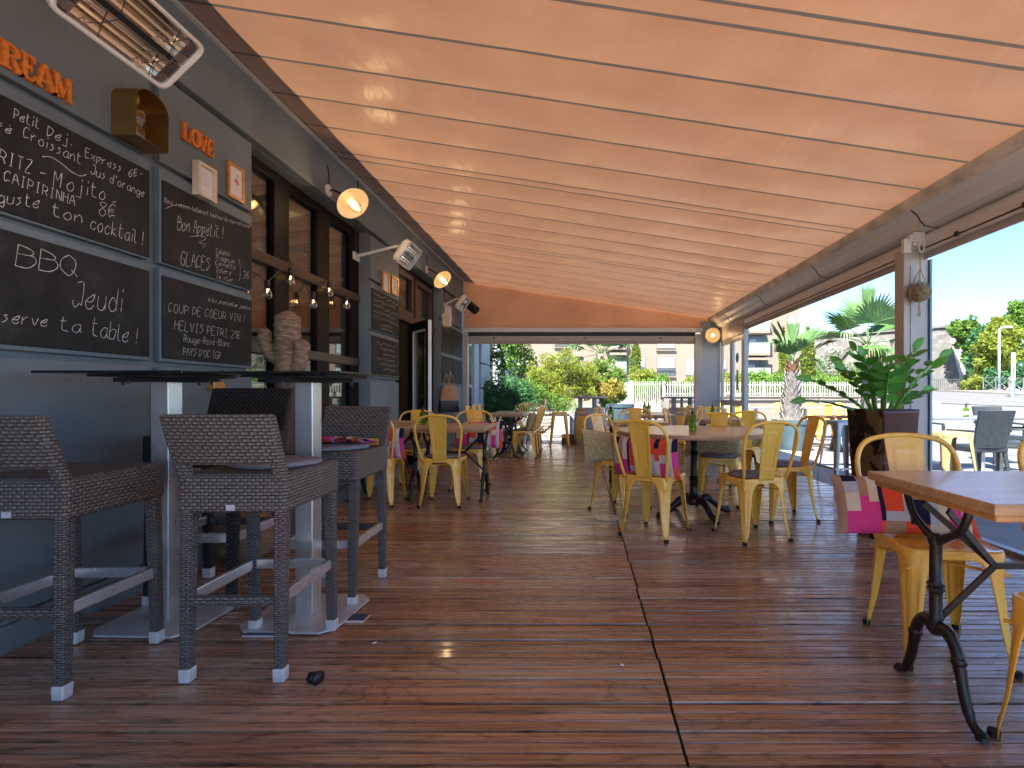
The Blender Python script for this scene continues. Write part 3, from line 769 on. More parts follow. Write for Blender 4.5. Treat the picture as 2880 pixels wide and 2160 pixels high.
def make_chair():
    t = thing('metal_chair', '', 'chair')
    mb = MB(); R = []
    for s, z in ((.02,.437),(.5,.438),(.86,.441),(.93,.446),(.97,.449),(.992,.446),(1.0,.440),(1.003,.428),(1.003,.415)): R.append(rsq(.181*s, .179*s, .055*s, z))
    mb.rings(R, True, False); n = len(mb.v); mb.face([i for i in range(len(R[0]))])
    mb.build('seat', M['yellow'], t, smooth=True, autos=50)
    for sx, sy in ((1,1),(-1,1),(1,-1),(-1,-1)):
        mb = sheet_leg(sx, sy, LEGW, (.180,.178), (.198, .215), .45)
        lg = mb.build('leg', M['yellow'], t, smooth=True, solid=.003)
        mb = MB(); c = (sx*.186, sy*.203, 0); mb.lathe([(.017,.0),(.018,.018),(.014,.02)], c, 10); mb.build('foot_cap', M['rubber'], lg)
    P = [(-.168,-.150,.425),(-.176,-.176,.47),(-.196,-.205,.58),(-.212,-.232,.69),(-.203,-.252,.77),(-.165,-.266,.822),(-.09,-.276,.846),(0,-.279,.853)]
    P = P + [(-x, y, z) for x, y, z in P[-2::-1]]
    mb = MB(); mb.tube(spline(P, 6), .0115, 10); mb.build('back_hoop', M['yellow'], t, smooth=True)
    mb = MB(); R = []; nu, nv = 26, 40
    for j in range(nv+1):
        v = j/nv; z = .437+v*.412; y = -.181-.092*v**1.15; hw = .062+.024*v
        ring = []
        for i in range(nu+1):
            u = -1+2*i/nu; x = u*hw
            d = 0
            if abs(u) > .93: d = .004
            for hu, v0, v1, dd in ((.62,.22,.86,.0035),(.50,.245,.845,-.0035)):
                if abs(u) < hu-.1*(1-v) and v0 < v < v1: d += dd
            ring.append((x, y+d-.008*(u*u), z))
        R.append(ring)
    mb.rings(R, False, False); mb.build('back_slat', M['yellow'], t, smooth=True, solid=.003)
    mb = MB()
    mb.tube([(-.178,-.178,.375),(.178,.178,.375)], .006, 6); mb.tube([(.178,-.178,.363),(-.178,.178,.363)], .006, 6)
    mb.build('brace', M['yellow'], t, smooth=True)
    return t
chair0 = make_chair(); chair_used = []
def chair(x, y, rz, label, group='yellow metal chairs', z=0, pad=None):
    c = place(chair0, chair_used, (x, y, z), rz, label, group)
    return c
def make_stool(name, h, m, label, x, y, rz):
    t = thing(name, label, 'bar stool', (x, y, 0), rz)
    mb = MB(); R = []
    for s, z in ((.02,0),(.9,.001),(.97,0),(1,-.006),(1.0,-.045)): R.append(rsq(.15*s, .15*s, .03*s, h+z, 4))
    mb.rings(R, True, False); mb.face(range(len(R[0]))); mb.build('seat', m, t, smooth=True, autos=50)
    pr = [(h-.012,.145),(h-.06,.072),(h-.1,.062),(h*.5,.048),(.1,.038),(.05,.028),(0,.026)]
    for sx, sy in ((1,1),(-1,1),(1,-1),(-1,-1)):
        sheet_leg(sx, sy, pr, (.150,.150), (.205,.205), h, .03, .004, (.1, h-.1)).build('leg', m, t, smooth=True, solid=.003)
    mb = MB(); a = .195
    for p, q in (((-a,-a),(a,-a)),((a,-a),(a,a)),((a,a),(-a,a)),((-a,a),(-a,-a))): mb.bar((*p,.2),(*q,.2),.006,.022)
    mb.build('footrest', m, t); return t

def taper(mb, p0, p1, w0, w1, m=0):
    """square post from p0 to p1, widths w0, w1"""
    P = []
    for p, w_ in ((p0,w0),(p1,w1)):
        x, y, z = p
        P += [(x-w_/2,y-w_/2,z),(x+w_/2,y-w_/2,z),(x+w_/2,y+w_/2,z),(x-w_/2,y+w_/2,z)]
    mb.hexa(P, m)
def make_barstool(wm, lm):
    """back at -y, sitter faces +y"""
    t = thing('wicker_bar_stool', '', 'bar stool')
    mb = MB(); mb.box(-.195,.195,-.215,.225,.612,.755); mb.build('seat', wm, t, uv=True, bevel=.014)
    mb = MB()
    def by(z): return -.205-.085*(z-.75)/.22
    nz = 8; 
    R = []
    for x0 in range(0, 13):
        x = -.192+.384*x0/12; cv = .012*(1-(x/.192)**2)
        R.append([(x,by(.79)-.022-cv,.79),(x,by(.88)-.022-cv,.88),(x,by(.972)-.02-cv,.972),(x,by(.972)+.022-cv,.972),(x,by(.88)+.022-cv,.88),(x,by(.79)+.022-cv,.79)])
    mb.rings(R)
    for s in (-1,1):
        mb.hexa([(s*.17-.022,by(.7)-.02,.70),(s*.17+.022,by(.7)-.02,.70),(s*.17+.022,by(.7)+.03,.70),(s*.17-.022,by(.7)+.03,.70),
                 (s*.17-.022,by(.80)-.021,.80),(s*.17+.022,by(.80)-.021,.80),(s*.17+.022,by(.80)+.021,.80),(s*.17-.022,by(.80)+.021,.80)])
    mb.build('backrest', wm, t, uv=True, bevel=.01)
    for sx in (-1,1):
        for sy in (-1,1):
            mb = MB(); tp = (sx*.168, sy*.19, .63); ft = (sx*.168, sy*.19+(.022 if sy > 0 else -.01), .045)
            taper(mb, ft, tp, .038, .045); lg = mb.build('leg', lm, t, uv=True, bevel=.008)
            mb = MB(); f0 = (ft[0], ft[1], 0.0); taper(mb, f0, (ft[0], ft[1], .05), .040, .043); mb.build('foot_cap', M['cap'], lg, bevel=.005)
    for sx in (-1,1):
        mb = MB(); mb.bar((sx*.168,-.17,.30),(sx*.168,.18,.30),.022,.042); mb.build('footrest', M['steelbar'], t, bevel=.003)
    mb = MB(); mb.bar((-.15,.197,.30),(.15,.197,.30),.022,.042); mb.build('footrest', M['steelbar'], t, bevel=.003)
    mb = MB(); mb.tube([(-.15,-.195,.29),(.15,-.195,.29)], .022, 8); mb.build('woven_rail', M['wickerleg'], t, uv=True)
    mb = MB(); mb.box(-.018,.012,-.2185,-.214,.622,.642); mb.build('maker_tag', M['cap'], t)
    return t

def trestle(mb, x):
    """cast iron trestle leg in the plane of local x, reaching along y"""
    for s in (-1,1):
        mb.tube(spline([(x,s*.155,.700),(x,s*.150,.665),(x,s*.115,.605),(x,s*.045,.565),(x,0,.54)],5), [.013]*15+[.015]*6, 8)
        mb.tube(spline([(x,0,.245),(x,s*.05,.262),(x,s*.095,.225),(x,s*.115,.16),(x,s*.135,.09),(x,s*.165,.032),(x,s*.205,.014)],5), [.021]*8+[.019]*8+[.017]*8+[.015]*5+[.016]*2, 8)
        mb.lathe([(.012,-.018),(.023,-.008),(.023,.008),(.012,.018)], (x,s*.108,.19), 10); mb.lathe([(.01,0),(.019,.004),(.017,.016),(.006,.02)], (x,s*.205,0), 10)
    mb.lathe([(.016,.23),(.028,.245),(.028,.262),(.021,.275),(.024,.283),(.02,.292),(.020,.36),(.020,.372),(.029,.381),(.023,.389),(.029,.398),(.020,.408),(.019,.53),(.026,.545),(.024,.56),(.012,.57)], (x,0,0), 14)
def rect_table(label, x0, x1, y0, y1, h=.735, group='rectangular wooden tables', axis='x', inset=.11):
    cx_, cy_ = (x0+x1)/2, (y0+y1)/2
    t = thing('bistro_table', label, 'table', (cx_, cy_, 0), 0 if axis == 'x' else pi/2, group)
    L = (x1-x0)/2 if axis == 'x' else (y1-y0)/2; Dp = (y1-y0)/2 if axis == 'x' else (x1-x0)/2
    mb = MB(); mb.box(-L, L, -Dp, Dp, h-.032, h); tp = mb.build('tabletop', M['oak'], t, bevel=.004)
    mb = MB(); mb.box(-L+.018, L-.018, -Dp+.018, Dp-.018, h-.055, h-.0322); mb.build('apron', M['oakend'], tp, bevel=.006)
    for s in (-1,1):
        mb = MB(); trestle(mb, s*(L-inset+.05)); mb.build('leg', M['iron'], t, smooth=True, autos=60)
    mb = MB(); xl = L-inset+.05; xn = max(.06, xl-.2)
    for s in (-1,1):
        for p in ((s*xl,.06,.66),(s*xl,-.06,.66),(s*xl,0,.27)): mb.bar(p, (s*xn,0,.46), .009, .02)
    mb.bar((-xn,0,.46),(xn,0,.46),.012,.02); mb.build('brace', M['iron'], t)
    return t
def round_table(label, x, y, r, h=.735):
    t = thing('round_table', label, 'table', (x, y, 0))
    mb = MB(); mb.lathe([(r-.004,h-.036),(r,h-.03),(r,h-.006),(r-.006,h)], seg=72); mb.build('tabletop', M['oak'], t, smooth=True, autos=40)
    mb = MB(); mb.lathe([(.20,h-.05),(.20,h-.037)], seg=24); mb.lathe([(.055,h-.06),(.05,h-.075),(.03,h-.10),(.027,.56),(.038,.55),(.03,.54),(.038,.53),(.03,.52),(.028,.42),(.03,.34),(.042,.33),(.034,.32),(.044,.31),(.036,.30),(.036,.20),(.05,.17),(.085,.15),(.085,.12),(.05,.09)], seg=20)
    mb.build('column', M['iron'], t, smooth=True, autos=45)
    for k in range(4):
        a = radians(20+90*k); d = Vector((cos(a), sin(a), 0)); mb = MB()
        mb.tube(spline([d*.05+Vector((0,0,.13)), d*.13+Vector((0,0,.14)), d*.2+Vector((0,0,.10)), d*.26+Vector((0,0,.05)), d*.31+Vector((0,0,.03)), d*.345+Vector((0,0,.022))],5), [.034]*8+[.028]*8+[.026]*6+[.03]*4, 10)
        mb.tube([d*.32+Vector((-d.y,d.x,0))*.0+Vector((0,0,.02)), d*.36+Vector((0,0,.016))], .022, 8)
        mb.build('foot', M['iron'], t, smooth=True)
    return t

# lumbar cushions: a puffed mesh with the print laid out per face
rp = random.Random(11)
P_, R_, N_, C_, T_, B_ = range(6)
LAY = [(a, b, [q[0] for q in l], [q[1] for q in l]) for a, b, l in (
 (0,2,[(20,T_)]),(2,5,[(7,P_),(13,C_),(17,B_),(20,N_)]),(5,7,[(12,P_),(20,T_)]),(7,9,[(10,P_),(20,C_)]),(9,10,[(4,R_),(20,N_)]),(10,14,[(4,T_),(7,B_),(15,R_),(18,P_),(20,R_)]),
 (14,15,[(4,R_),(20,B_)]),(15,19,[(3,R_),(11,N_),(16,T_),(20,P_)]),(19,21,[(3,C_),(13,B_),(20,R_)]),(21,23,[(10,C_),(16,R_),(20,N_)]),(23,26,[(9,P_),(13,C_),(20,R_)]),(26,27,[(12,B_),(20,C_)]),(27,28,[(20,C_)]),(28,30,[(6,R_),(14,P_),(20,N_)]))]
def patch_at(i, j):
    for a, b, cuts, cs in LAY:
        if a <= i < b:
            for c, k in zip(cuts, cs):
                if j < c: return k
    return 3
def cushion_mesh(w_, h_, th, fn):
    mb = MB(); nu, nv = 30, 20
    for side in (1, -1):
        n = len(mb.v)
        for j in range(nv+1):
            for i in range(nu+1):
                u = -1+2*i/nu; v = -1+2*j/nv
                d = th/2*((1-abs(u)**3.5)*(1-abs(v)**3))**.55
                px = u*w_/2*(1-.05*(1-abs(u))*0-.045*(1-v*v)*abs(u)**4); pz = v*h_/2*(1-.07*(1-u*u)*abs(v)**4)
                wr = .004*sin(u*9+v*5)*(1-u*u)
                mb.v.append((px, side*(d+wr), pz))
        for j in range(nv):
            for i in range(nu):
                a = n+j*(nu+1)+i; q = (a, a+1, a+nu+2, a+nu+1)
                mb.face(q if side < 0 else q[::-1], fn(i if side < 0 else nu-1-i, j))
    return mb
cus_patch = cushion_mesh(.56, .31, .13, patch_at).build('patchwork_cushion', PM, smooth=True); cus_patch['category'] = 'cushion'
cus_beige = cushion_mesh(.56, .31, .13, lambda i, j: 0).build('mustard_cushion', M['beige'], smooth=True); cus_beige['category'] = 'cushion'
UC = {0: [], 1: []}
def cushion(kind, x, y, rz, label, dx=0, dy=-.115, dz=.60, tilt=-14, roll=0):
    """leans on the inside of the back of the chair standing at x, y, rz"""
    o = (cus_patch, cus_beige)[kind]
    if UC[kind]: o = o.copy(); COL.objects.link(o)
    UC[kind].append(1)
    c, s = cos(rz), sin(rz)
    o.location = (x+dx*c-dy*s, y+dx*s+dy*c, dz)
    o.rotation_euler = (Matrix.Rotation(rz,3,'Z') @ Matrix.Rotation(radians(-tilt),3,'X') @ Matrix.Rotation(radians(roll),3,'Y')).to_euler()
    o['label'] = label; o['group'] = ('colourful patchwork cushions on chairs', 'mustard print cushions on chairs')[kind]
    return o
mb = MB(); R = []
for s, z in ((.02,.024),(.7,.024),(.93,.02),(1,.011),(.96,.002),(.5,0)): R.append([(.165*s*cos(2*pi*k/36)*(1+.04*cos(8*pi*k/36)), .165*s*sin(2*pi*k/36)*(1+.04*cos(8*pi*k/36)), z) for k in range(36)])
mb.rings(R, True, False); mb.face(range(36))
pad0 = mb.build('seat_pad', M['greyfab'], smooth=True); pad0['category'] = 'seat pad'; UP = []
def pad(x, y, rz, label, z=.447, sc=1):
    o = pad0
    if UP: o = o.copy(); COL.objects.link(o)
    UP.append(1); o.location = (x, y, z); o.rotation_euler = (0, 0, rz); o.scale = (sc, sc, 1); o['label'] = label; o['group'] = 'grey seat pads'
    return o
bot0 = thing('pump_bottle', '', 'bottle')
mb = MB(); mb.lathe([(.028,0),(.033,.004),(.034,.10),(.028,.122),(.014,.136),(.013,.148)], seg=20); mb.build('body', M['bottle'], bot0, smooth=True)
mb = MB(); mb.lathe([(.016,.146),(.016,.162),(.006,.164),(.005,.178),(.011,.18),(.011,.187)], seg=12); mb.tube([(0,0,.184),(.02,0,.185),(.036,0,.178)], .004, 6); mb.build('pump', M['black'], bot0, smooth=True, autos=50)
mb = MB(); R = [[(.0345*cos(a), .0345*sin(a), z) for a in [radians(180+i*10) for i in range(12)]] for z in (.035,.075)]; mb.rings(R, False, False); mb.build('paper_label', M['paper'], bot0)
BU = []
def bottle(x, y, z, rz, label, sc=1.0):
    o = place(bot0, BU, (x, y, z), rz, label, 'green pump bottles on tables'); o.scale = (sc, sc, sc); return o
# ------------------------------------------------------------------ bar tables and bar stools by the wall
def bar_table(label, cx_, cy_, rz, hx, hy, bx, by):
    t = thing('bar_table', label, 'bar table', (cx_, cy_, 0), rz, 'tall black bar tables')
    c = .05
    P = [(-bx,-by+c),(-bx+c,-by),(bx-c,-by),(bx,-by+c),(bx,by-c),(bx-c,by),(-bx+c,by),(-bx,by-c)]
    mb = MB(); mb.prism(P, lambda p, k: (p[0], p[1], .006+.010*k)); mb.build('base_plate', M['steel_plate'], t, bevel=.002)
    mb = MB(); mb.box(-.041,.041,-.041,.041,.016,1.098); mb.build('column', M['steel'], t, bevel=.003)
    mb = MB(); mb.box(-hx, hx, -hy, hy, 1.128, 1.138); mb.build('tabletop', M['blackglass'], t, bevel=.002)
    mb = MB(); mb.box(-hx*.62, hx*.62, -hy*.62, hy*.62, 1.118, 1.127); mb.box(-hx*.72, hx*.72, -.03, .03, 1.098, 1.117); mb.box(-.03,.03,-hy*.72,hy*.72,1.0985,1.1172)
    for sx in (-1,1):
        mb.lathe([(.006,1.085),(.006,1.098)], (sx*hx*.66,0,0), 8); mb.lathe([(.006,1.085),(.006,1.098)], (0,sx*hy*.66,0), 8)
    mb.build('support_bracket', M['darkmetal'], t); return t
bar_table('tall bar table with black top under the large BBQ chalkboard', -1.90, 2.42, radians(-2), .315, .30, .22, .18)
bar_table('tall bar table with black top in front of the straw cactus', -1.287, 2.495, radians(-2.5), .315, .31, .218, .215)
bs0 = make_barstool(M['wicker'], M['wickerleg']); bsu = []
place(bs0, bsu, (-1.945, 2.0, 0), radians(1), 'brown wicker bar stool cut by the picture edge, backrest towards the viewer', 'wicker bar stools')
place(bs0, bsu, (-1.262, 2.115, 0), radians(1), 'brown wicker bar stool with round grey pad, backrest towards the viewer', 'wicker bar stools')
place(bs0, bsu, (-1.292, 2.80, 0), radians(181), 'wicker bar stool facing the viewer with a striped cushion lying on its pad', 'wicker bar stools')
bk = make_barstool(M['wicker_painted_shade'], M['wicker_painted_shade']); bk['label'] = 'taller wicker bar stool with shade painted into its colour, standing behind the tables against the wall'; bk['group'] = 'wicker bar stools'
bk.location = (-1.915, 2.80, 0); bk.rotation_euler = (0, 0, radians(180)); bk.scale = (1.2, 1, 1.11)
pad(-1.235, 2.14, .3, 'grey pad on the bar stool that has its back to the viewer', .756)
pad(-1.29, 2.775, .1, 'grey pad on the bar stool that faces the viewer', .756)
mb = cushion_mesh(.36,.22,.03, patch_at); o = mb.build('patchwork_cushion', PM, smooth=True); o.location = (-1.30,2.86,.79); o.rotation_euler = (radians(80),0,0)
tag(o, 'thin striped cushion lying flat on the far bar stool', 'cushion', 'colourful patchwork cushions on chairs')
# small things on the floor and behind
mb = MB(); mb.tube([(-.98,1.905,.018),(-.95,1.90,.018)], .018, 10); mb.tube([(-.95,1.90,.018),(-.94,1.897,.018)], .026, 10)
o = mb.build('black_cap', M['black'], None, smooth=True); tag(o, 'small black plastic cap lying on the deck below the bar stool', 'cap'); 
mb = MB(); mb.box(-.09,.09,-.012,.03,0,.004); mb.box(-.085,.08,-.01,.03,.004,.007, m=1); o = mb.build('folded_paper', [M['paper'], M['potblue']]); o.location = (-1.36, 2.272, .001); tag(o, 'folded paper wedged under the front edge of the bar table base', 'paper wedge')
mb = MB(); mb.box(-.05,.05,-.04,.04,0,.005); mb.box(-.03,.05,-.03,.04,.005,.008, m=1); o = mb.build('folded_paper', [M['paper'], M['potblue']]); o.location = (-1.04, 2.44, .001); tag(o, 'folded paper wedged under the side of the bar table base', 'paper wedge')
t = thing('weathered_post', 'weathered grey brown wooden post carrying the straw cactus', 'wooden post', (-2.0, 3.6, 0))
mb = MB(); R = []
for z in (0,.3,.6,.9,1.145): R.append([((.085+.012*sin(5*k+z*3))*cos(2*pi*k/14), (.085+.012*sin(5*k+z*3))*sin(2*pi*k/14), z) for k in range(14)])
mb.rings(R); mb.build('trunk', wood('weathered_wood', (.05,.035,.028), (.17,.125,.10), (20,20,1.5), .8, .5), t, smooth=True, autos=50)
def blob_tube(mb, P, rad, seg=20, amp=.06):
    P = spline(P, 8); n = len(P)
    rs = []
    for i in range(n):
        u = i/(n-1); r = rad*(1-max(0, (u-.86)/.14)**2.2*.85)*(1+amp*sin(i*2.4)); rs.append(max(.01, r))
    mb.tube(P, rs, seg)
t = thing('straw_cactus', 'woven straw cactus ornament with two arms on the wooden post', 'ornament', (-2.0, 3.6, 1.146))
mb = MB(); blob_tube(mb, [(0,0,0),(0,0,.15),(0,0,.30),(.0,0,.47)], .082); mb.build('stem', M['straw'], t, smooth=True)
mb = MB(); blob_tube(mb, [(-.05,0,.13),(-.11,-.01,.17),(-.145,-.015,.26),(-.15,-.01,.35)], .042); mb.build('arm', M['straw'], t, smooth=True)
mb = MB(); blob_tube(mb, [(.05,-.02,.05),(.095,-.03,.10),(.105,-.03,.2),(.105,-.03,.27)], .048); mb.build('arm', M['straw'], t, smooth=True)
mb = MB(); mb.lathe([(.10,0),(.16,.05),(.17,.14),(.15,.24),(.08,.29),(.01,.30)], seg=24); o = mb.build('straw_pouf', M['straw'], None, smooth=True); o.location = (-2.12,3.35,0); tag(o, 'round straw pouf on the deck behind the bar stools', 'pouf')
t = thing('brass_tap', 'small brass tap on a wooden block on the wall above the taller bar stool', 'tap', (XW, 3.36, 1.10))
mb = MB(); mb.box(0,.05,-.05,.05,-.03,.02); mb.build('block', M['gold'], t, bevel=.004)
mb = MB(); mb.tube(spline([(.03,0,.02),(.06,.0,.05),(.07,0,.08)],4), .008); mb.lathe([(.004,.07),(.014,.08),(.014,.092),(.004,.10)], (.07,0,0), 10); mb.build('handle', M['brass'], t, smooth=True)

# ------------------------------------------------------------------ dining tables by the wall
rect_table('wooden table on cast iron legs beside the open terrace door', -1.595, -.905, 4.98, 5.65)
rect_table('wooden table on cast iron legs pushed against the wall', -2.30, -1.605, 4.98, 5.65)
chair(-1.295, 5.03, 0, 'yellow metal chair seen from behind at the wall side table, nothing leaning on it')
pad(-1.295, 5.03, 0, 'grey pad on the yellow chair seen from behind at the wall side table')
chair(-1.92, 5.05, 0, 'yellow metal chair half hidden behind the far bar stool, patchwork cushion on it')
cushion(0, -1.92, 5.05, 0, 'patchwork cushion on the chair half hidden behind the bar stool', dz=.58)
chair(-1.90, 5.90, pi, 'yellow metal chair facing the viewer in front of the open door, mustard cushion on it')
cushion(1, -1.90, 5.90, pi, 'mustard print cushion on the chair in front of the open door', dz=.60)
pad(-1.90, 5.92, .4, 'grey pad on the yellow chair in front of the open door')
chair(-1.225, 5.87, pi+.03, 'yellow metal chair facing the viewer at the wall side table, wide patchwork cushion')
cushion(0, -1.225, 5.87, pi+.03, 'patchwork cushion behind the wall side table, sticking out past its corner', dx=-.07, dz=.585)
pad(-1.225, 5.89, .9, 'grey pad under the patchwork cushion at the wall side table corner')
bottle(-1.62, 5.42, .735, -.5, 'green pump bottle on the table against the wall', 1.0)
# table row near the end of the deck
for i, (y0, y1, w_) in enumerate(((8.5, 9.2, 'nearer'), (9.23, 9.93, 'farther'))):
    rect_table('%s of two wooden tables in a row before the dark green bush' % w_, -1.50, -.92, y0, y1, axis='y')
N3 = ('nearest', 'middle', 'farthest')
for i, y in enumerate((8.75, 9.28, 9.80)):
    chair(-.93, y, pi/2, '%s of three yellow chairs on the aisle side of the tables before the bush' % N3[i])
    chair(-1.63, y+.15, -pi/2, '%s of three yellow chairs on the wall side of the tables before the bush' % N3[i])
cushion(1, -.93, 8.75, pi/2, 'mustard print cushion on the nearest aisle side chair before the bush')
pad(-.95, 8.75, 0, 'grey pad on the nearest aisle side chair before the bush')
bottle(-1.12, 9.3, .735, 1, 'green pump bottle on the tables before the dark green bush', .95)

# ------------------------------------------------------------------ big round table group
round_table('large round wooden table on a black claw foot pedestal', .985, 4.56, .66)
chair(.565, 3.965, radians(-34.5), 'yellow metal chair seen from behind at the round table, patchwork cushion across its back')
cushion(0, .565, 3.965, radians(-34.5), 'patchwork cushion pushed through the back of the chair at the round table', dx=-.04, dy=-.098, dz=.575, tilt=-12)
pad(.60, 4.0, .2, 'grey pad on the round table chair that holds the patchwork cushion')
chair(1.255, 3.875, radians(16.5), 'yellow metal chair with its bare back to the viewer in front of the round table')
pad(1.255, 3.875, .3, 'grey pad on the bare backed chair in front of the round table')
chair(1.72, 4.46, radians(97), 'yellow metal chair seen from its side at the round table beside the palm pot')
pad(1.71, 4.46, .3, 'grey pad on the side facing chair by the palm pot')
chair(1.33, 5.08, radians(163), 'yellow metal chair facing the viewer behind the round table pedestal, mustard cushion')
cushion(1, 1.33, 5.08, radians(163), 'mustard print cushion on the chair behind the round table pedestal', dx=.05, dz=.585)
pad(1.32, 5.05, .3, 'grey pad on the chair behind the round table pedestal')
chair(.36, 4.80, radians(-131), 'yellow metal chair turned sideways at the round table with a mustard cushion hanging out')
cushion(1, .36, 4.80, radians(-131), 'mustard print cushion hanging out of the sideways chair at the round table', dx=.09, dy=-.115, dz=.56, roll=-8)
bottle(.96, 4.50, .735, 2.2, 'green pump bottle standing on the round table', 1.0)
# tables behind it
rect_table('small wooden table just behind the round table on the aisle side', .30, .98, 5.80, 6.42)
chair(.72, 6.75, pi-.05, 'yellow metal chair facing the viewer behind the small aisle side table')
bottle(.26+.1, 6.2, .735, 0, 'green pump bottle on the small aisle side table', 1.0)
for i, (y0, y1, w_) in enumerate(((7.9, 8.75, 'nearer'), (8.8, 9.6, 'farther'))):
    rect_table('%s of two wooden tables in a row before the end frame post' % w_, .80, 1.45, y0, y1, axis='y')
for i, y in enumerate((8.3, 9.15)):
    chair(1.62, y, pi/2, '%s yellow chair side on, right of the tables before the end frame post' % ('nearer', 'farther')[i])
    chair(.58, y+.2, -pi/2, '%s yellow chair side on, left of the tables before the end frame post' % ('nearer', 'farther')[i])
cushion(1, 1.62, 8.3, pi/2, 'mustard print cushion on the side on chair before the end frame post')
bottle(1.07, 8.25, .735, 1, 'nearer of two green pump bottles on the tables before the end frame post', 1.0)
bottle(1.10, 9.0, .735, 1, 'farther of two green pump bottles on the tables before the end frame post', 1.0)
rect_table('wooden table before the blue grey corner column', 1.52, 2.30, 6.5, 7.15)
chair(1.87, 6.16, 0.05, 'yellow metal chair with its back to the viewer at the table before the corner column')
cushion(1, 1.87, 6.16, .05, 'mustard print cushion low on the chair before the corner column', dx=.1, dz=.585, dy=-.115)
chair(1.92, 7.50, pi, 'yellow metal chair facing the viewer beyond the table before the corner column')
chair(1.40, 7.0, -pi/2-.3, 'yellow metal chair side on at the left end of the table before the corner column')
bottle(1.72, 6.85, .735, 1, 'green pump bottle on the table before the corner column', 1.0)

# ------------------------------------------------------------------ foreground table
rect_table('large wooden table in the foreground cut by the picture edge', 1.15, 2.35, 1.46, 2.11, inset=.105)
chair(1.455, 2.165, radians(171.5), 'yellow metal chair facing the viewer behind the foreground table, patchwork cushion')
cushion(0, 1.455, 2.165, radians(171.5), 'patchwork cushion on the chair behind the foreground table', dx=.085, dz=.565, dy=-.085, tilt=-24).scale = (1, .9, .84)
chair(1.455, 1.41, radians(2), 'yellow metal chair in the bottom corner in front of the foreground table')
chair(2.27, 2.22, pi, 'yellow metal chair of which only a hoop edge shows beside the glass screen')
cushion(0, 2.27, 2.22, pi, 'patchwork cushion of which one corner shows behind the foreground table', dx=.06, dz=.57).scale = (1, .9, .84)
# ------------------------------------------------------------------ chalkboards with handwriting
G = {'A':'022952 1545','B':'0209 0938473606 0646543202','C':'48290704122343','D':'0209 0938473402','E':'49090242 0636','G':'48290704124245 4525','H':'0209 4249 0646',
'I':'2229 1939 1232','J':'19493923120 3'.replace(' ',''),'K':'0209 4905 0542','L':'090242','M':'0209254942','N':'02094249','O':'2907042232444729','P':'0209 0938473505',
'Q':'2907042232444729 3452','R':'0209 0938473505 2542','S':'4828170636443312 '.strip()+'03','T':'0949 2922','U':'0904224449','V':'092249','Y':'0925 4925 2522','Z':'09490242',
'a':'46260412324446 4643 52'.replace(' 52',''),'b':'0902 05264644324 202'.replace(' 202','')+' 4202','c':'4526041232 43'.replace(' ',''),'d':'44260412324449 4942','e':'0434463604123243','f':'38281712 0636',
'g':'44260412324446 46402001','h':'0902 0426364442','i':'1612 1819','j':'36302000 3839','k':'0902 3604 0442','l':'0929190212 22'.replace(' ',''),'m':'0602 0416251222 2436464242'.replace('1222','2622').replace('2516','26'),
'n':'0602 0426364442','o':'2604123244462 6'.replace(' ',''),'p':'0600 0526463412','q':'44260412324446 4640','r':'0602 042636','s':'36162534231202','t':'19133242 0737','u':'0603123244 4642',
'v':'062246','w':'0612263246','x':'0642 4602','y':'0604223446 46402001','z':'06460242','0':'2907042232444729','1':'072922','2':'08294702 0242','3':'0839473506 3544321202'.replace('06 35','25 25'),
'5':'490906354432120 2'.replace(' ',''),'6':'4816041232443504','8':'2608294826043244 4426'.replace(' 4426','26'),'€':'48290704122343 0636 0535','!':'1914 1213','-':'1545','.':'1213','\'':'1917','@':'354525344445 5546271403122232'.replace(' ',' '),
'_':'0151',':':'1516 1213','(':'29171422',')':'09272422'}
G.update({'J':'19494333120304','S':'48290817453412 03'.replace(' ',''),'b':'0902 0526464432 2202'.replace(' 2202','')+' 3202','c':'4526041232 43'.replace(' ',''),'l':'09031222','m':'0602 04162622 24364642',
 'o':'26041232443626','3':'0839473525 2535443202'.replace(' 25',''),'8':'260829482604123244 26'.replace(' ',''),'a':'462604123244 4643 4352'})
ACC = {'é':('e','2838'),'É':('E','2839'),'à':('a','2837'),'ê':('e','172837')}
def strokes(ch):
    if ch in ACC: b, a = ACC[ch]; s = G[b]+' '+a
    else: s = G.get(ch, '')
    out = []
    for q in s.split():
        q = q if len(q) % 2 == 0 else q[:-1]
        out.append([(int(q[i]), int(q[i+1])-2) for i in range(0, len(q), 2)])
    return out
rt = random.Random(5)
def ribbon(mb, P, wd, off=.0):
    """a chalk line: flat ribbon lying on the wall, P = [(Y, z)]"""
    if len(P) < 2: return
    if len(P) == 2: Q = [Vector((P[0][0],P[0][1],0)), Vector(((P[0][0]+P[1][0])/2, (P[0][1]+P[1][1])/2, 0)), Vector((P[1][0],P[1][1],0))]
    else: Q = spline([(a, b, 0) for a, b in P], 4)
    n = len(mb.v); k = len(Q)
    for i, p in enumerate(Q):
        d = (Q[min(i+1, k-1)]-Q[max(i-1, 0)]); d = d.normalized() if d.length > 1e-6 else Vector((1,0,0))
        nn = Vector((-d.y, d.x, 0))*wd*rt.uniform(.2,.42)
        for q in (p-nn, p+nn): mb.v.append((BX, q.x, q.y))
    for i in range(k-1): a = n+2*i; mb.face((a, a+2, a+3, a+1))
BX = XW+.0125
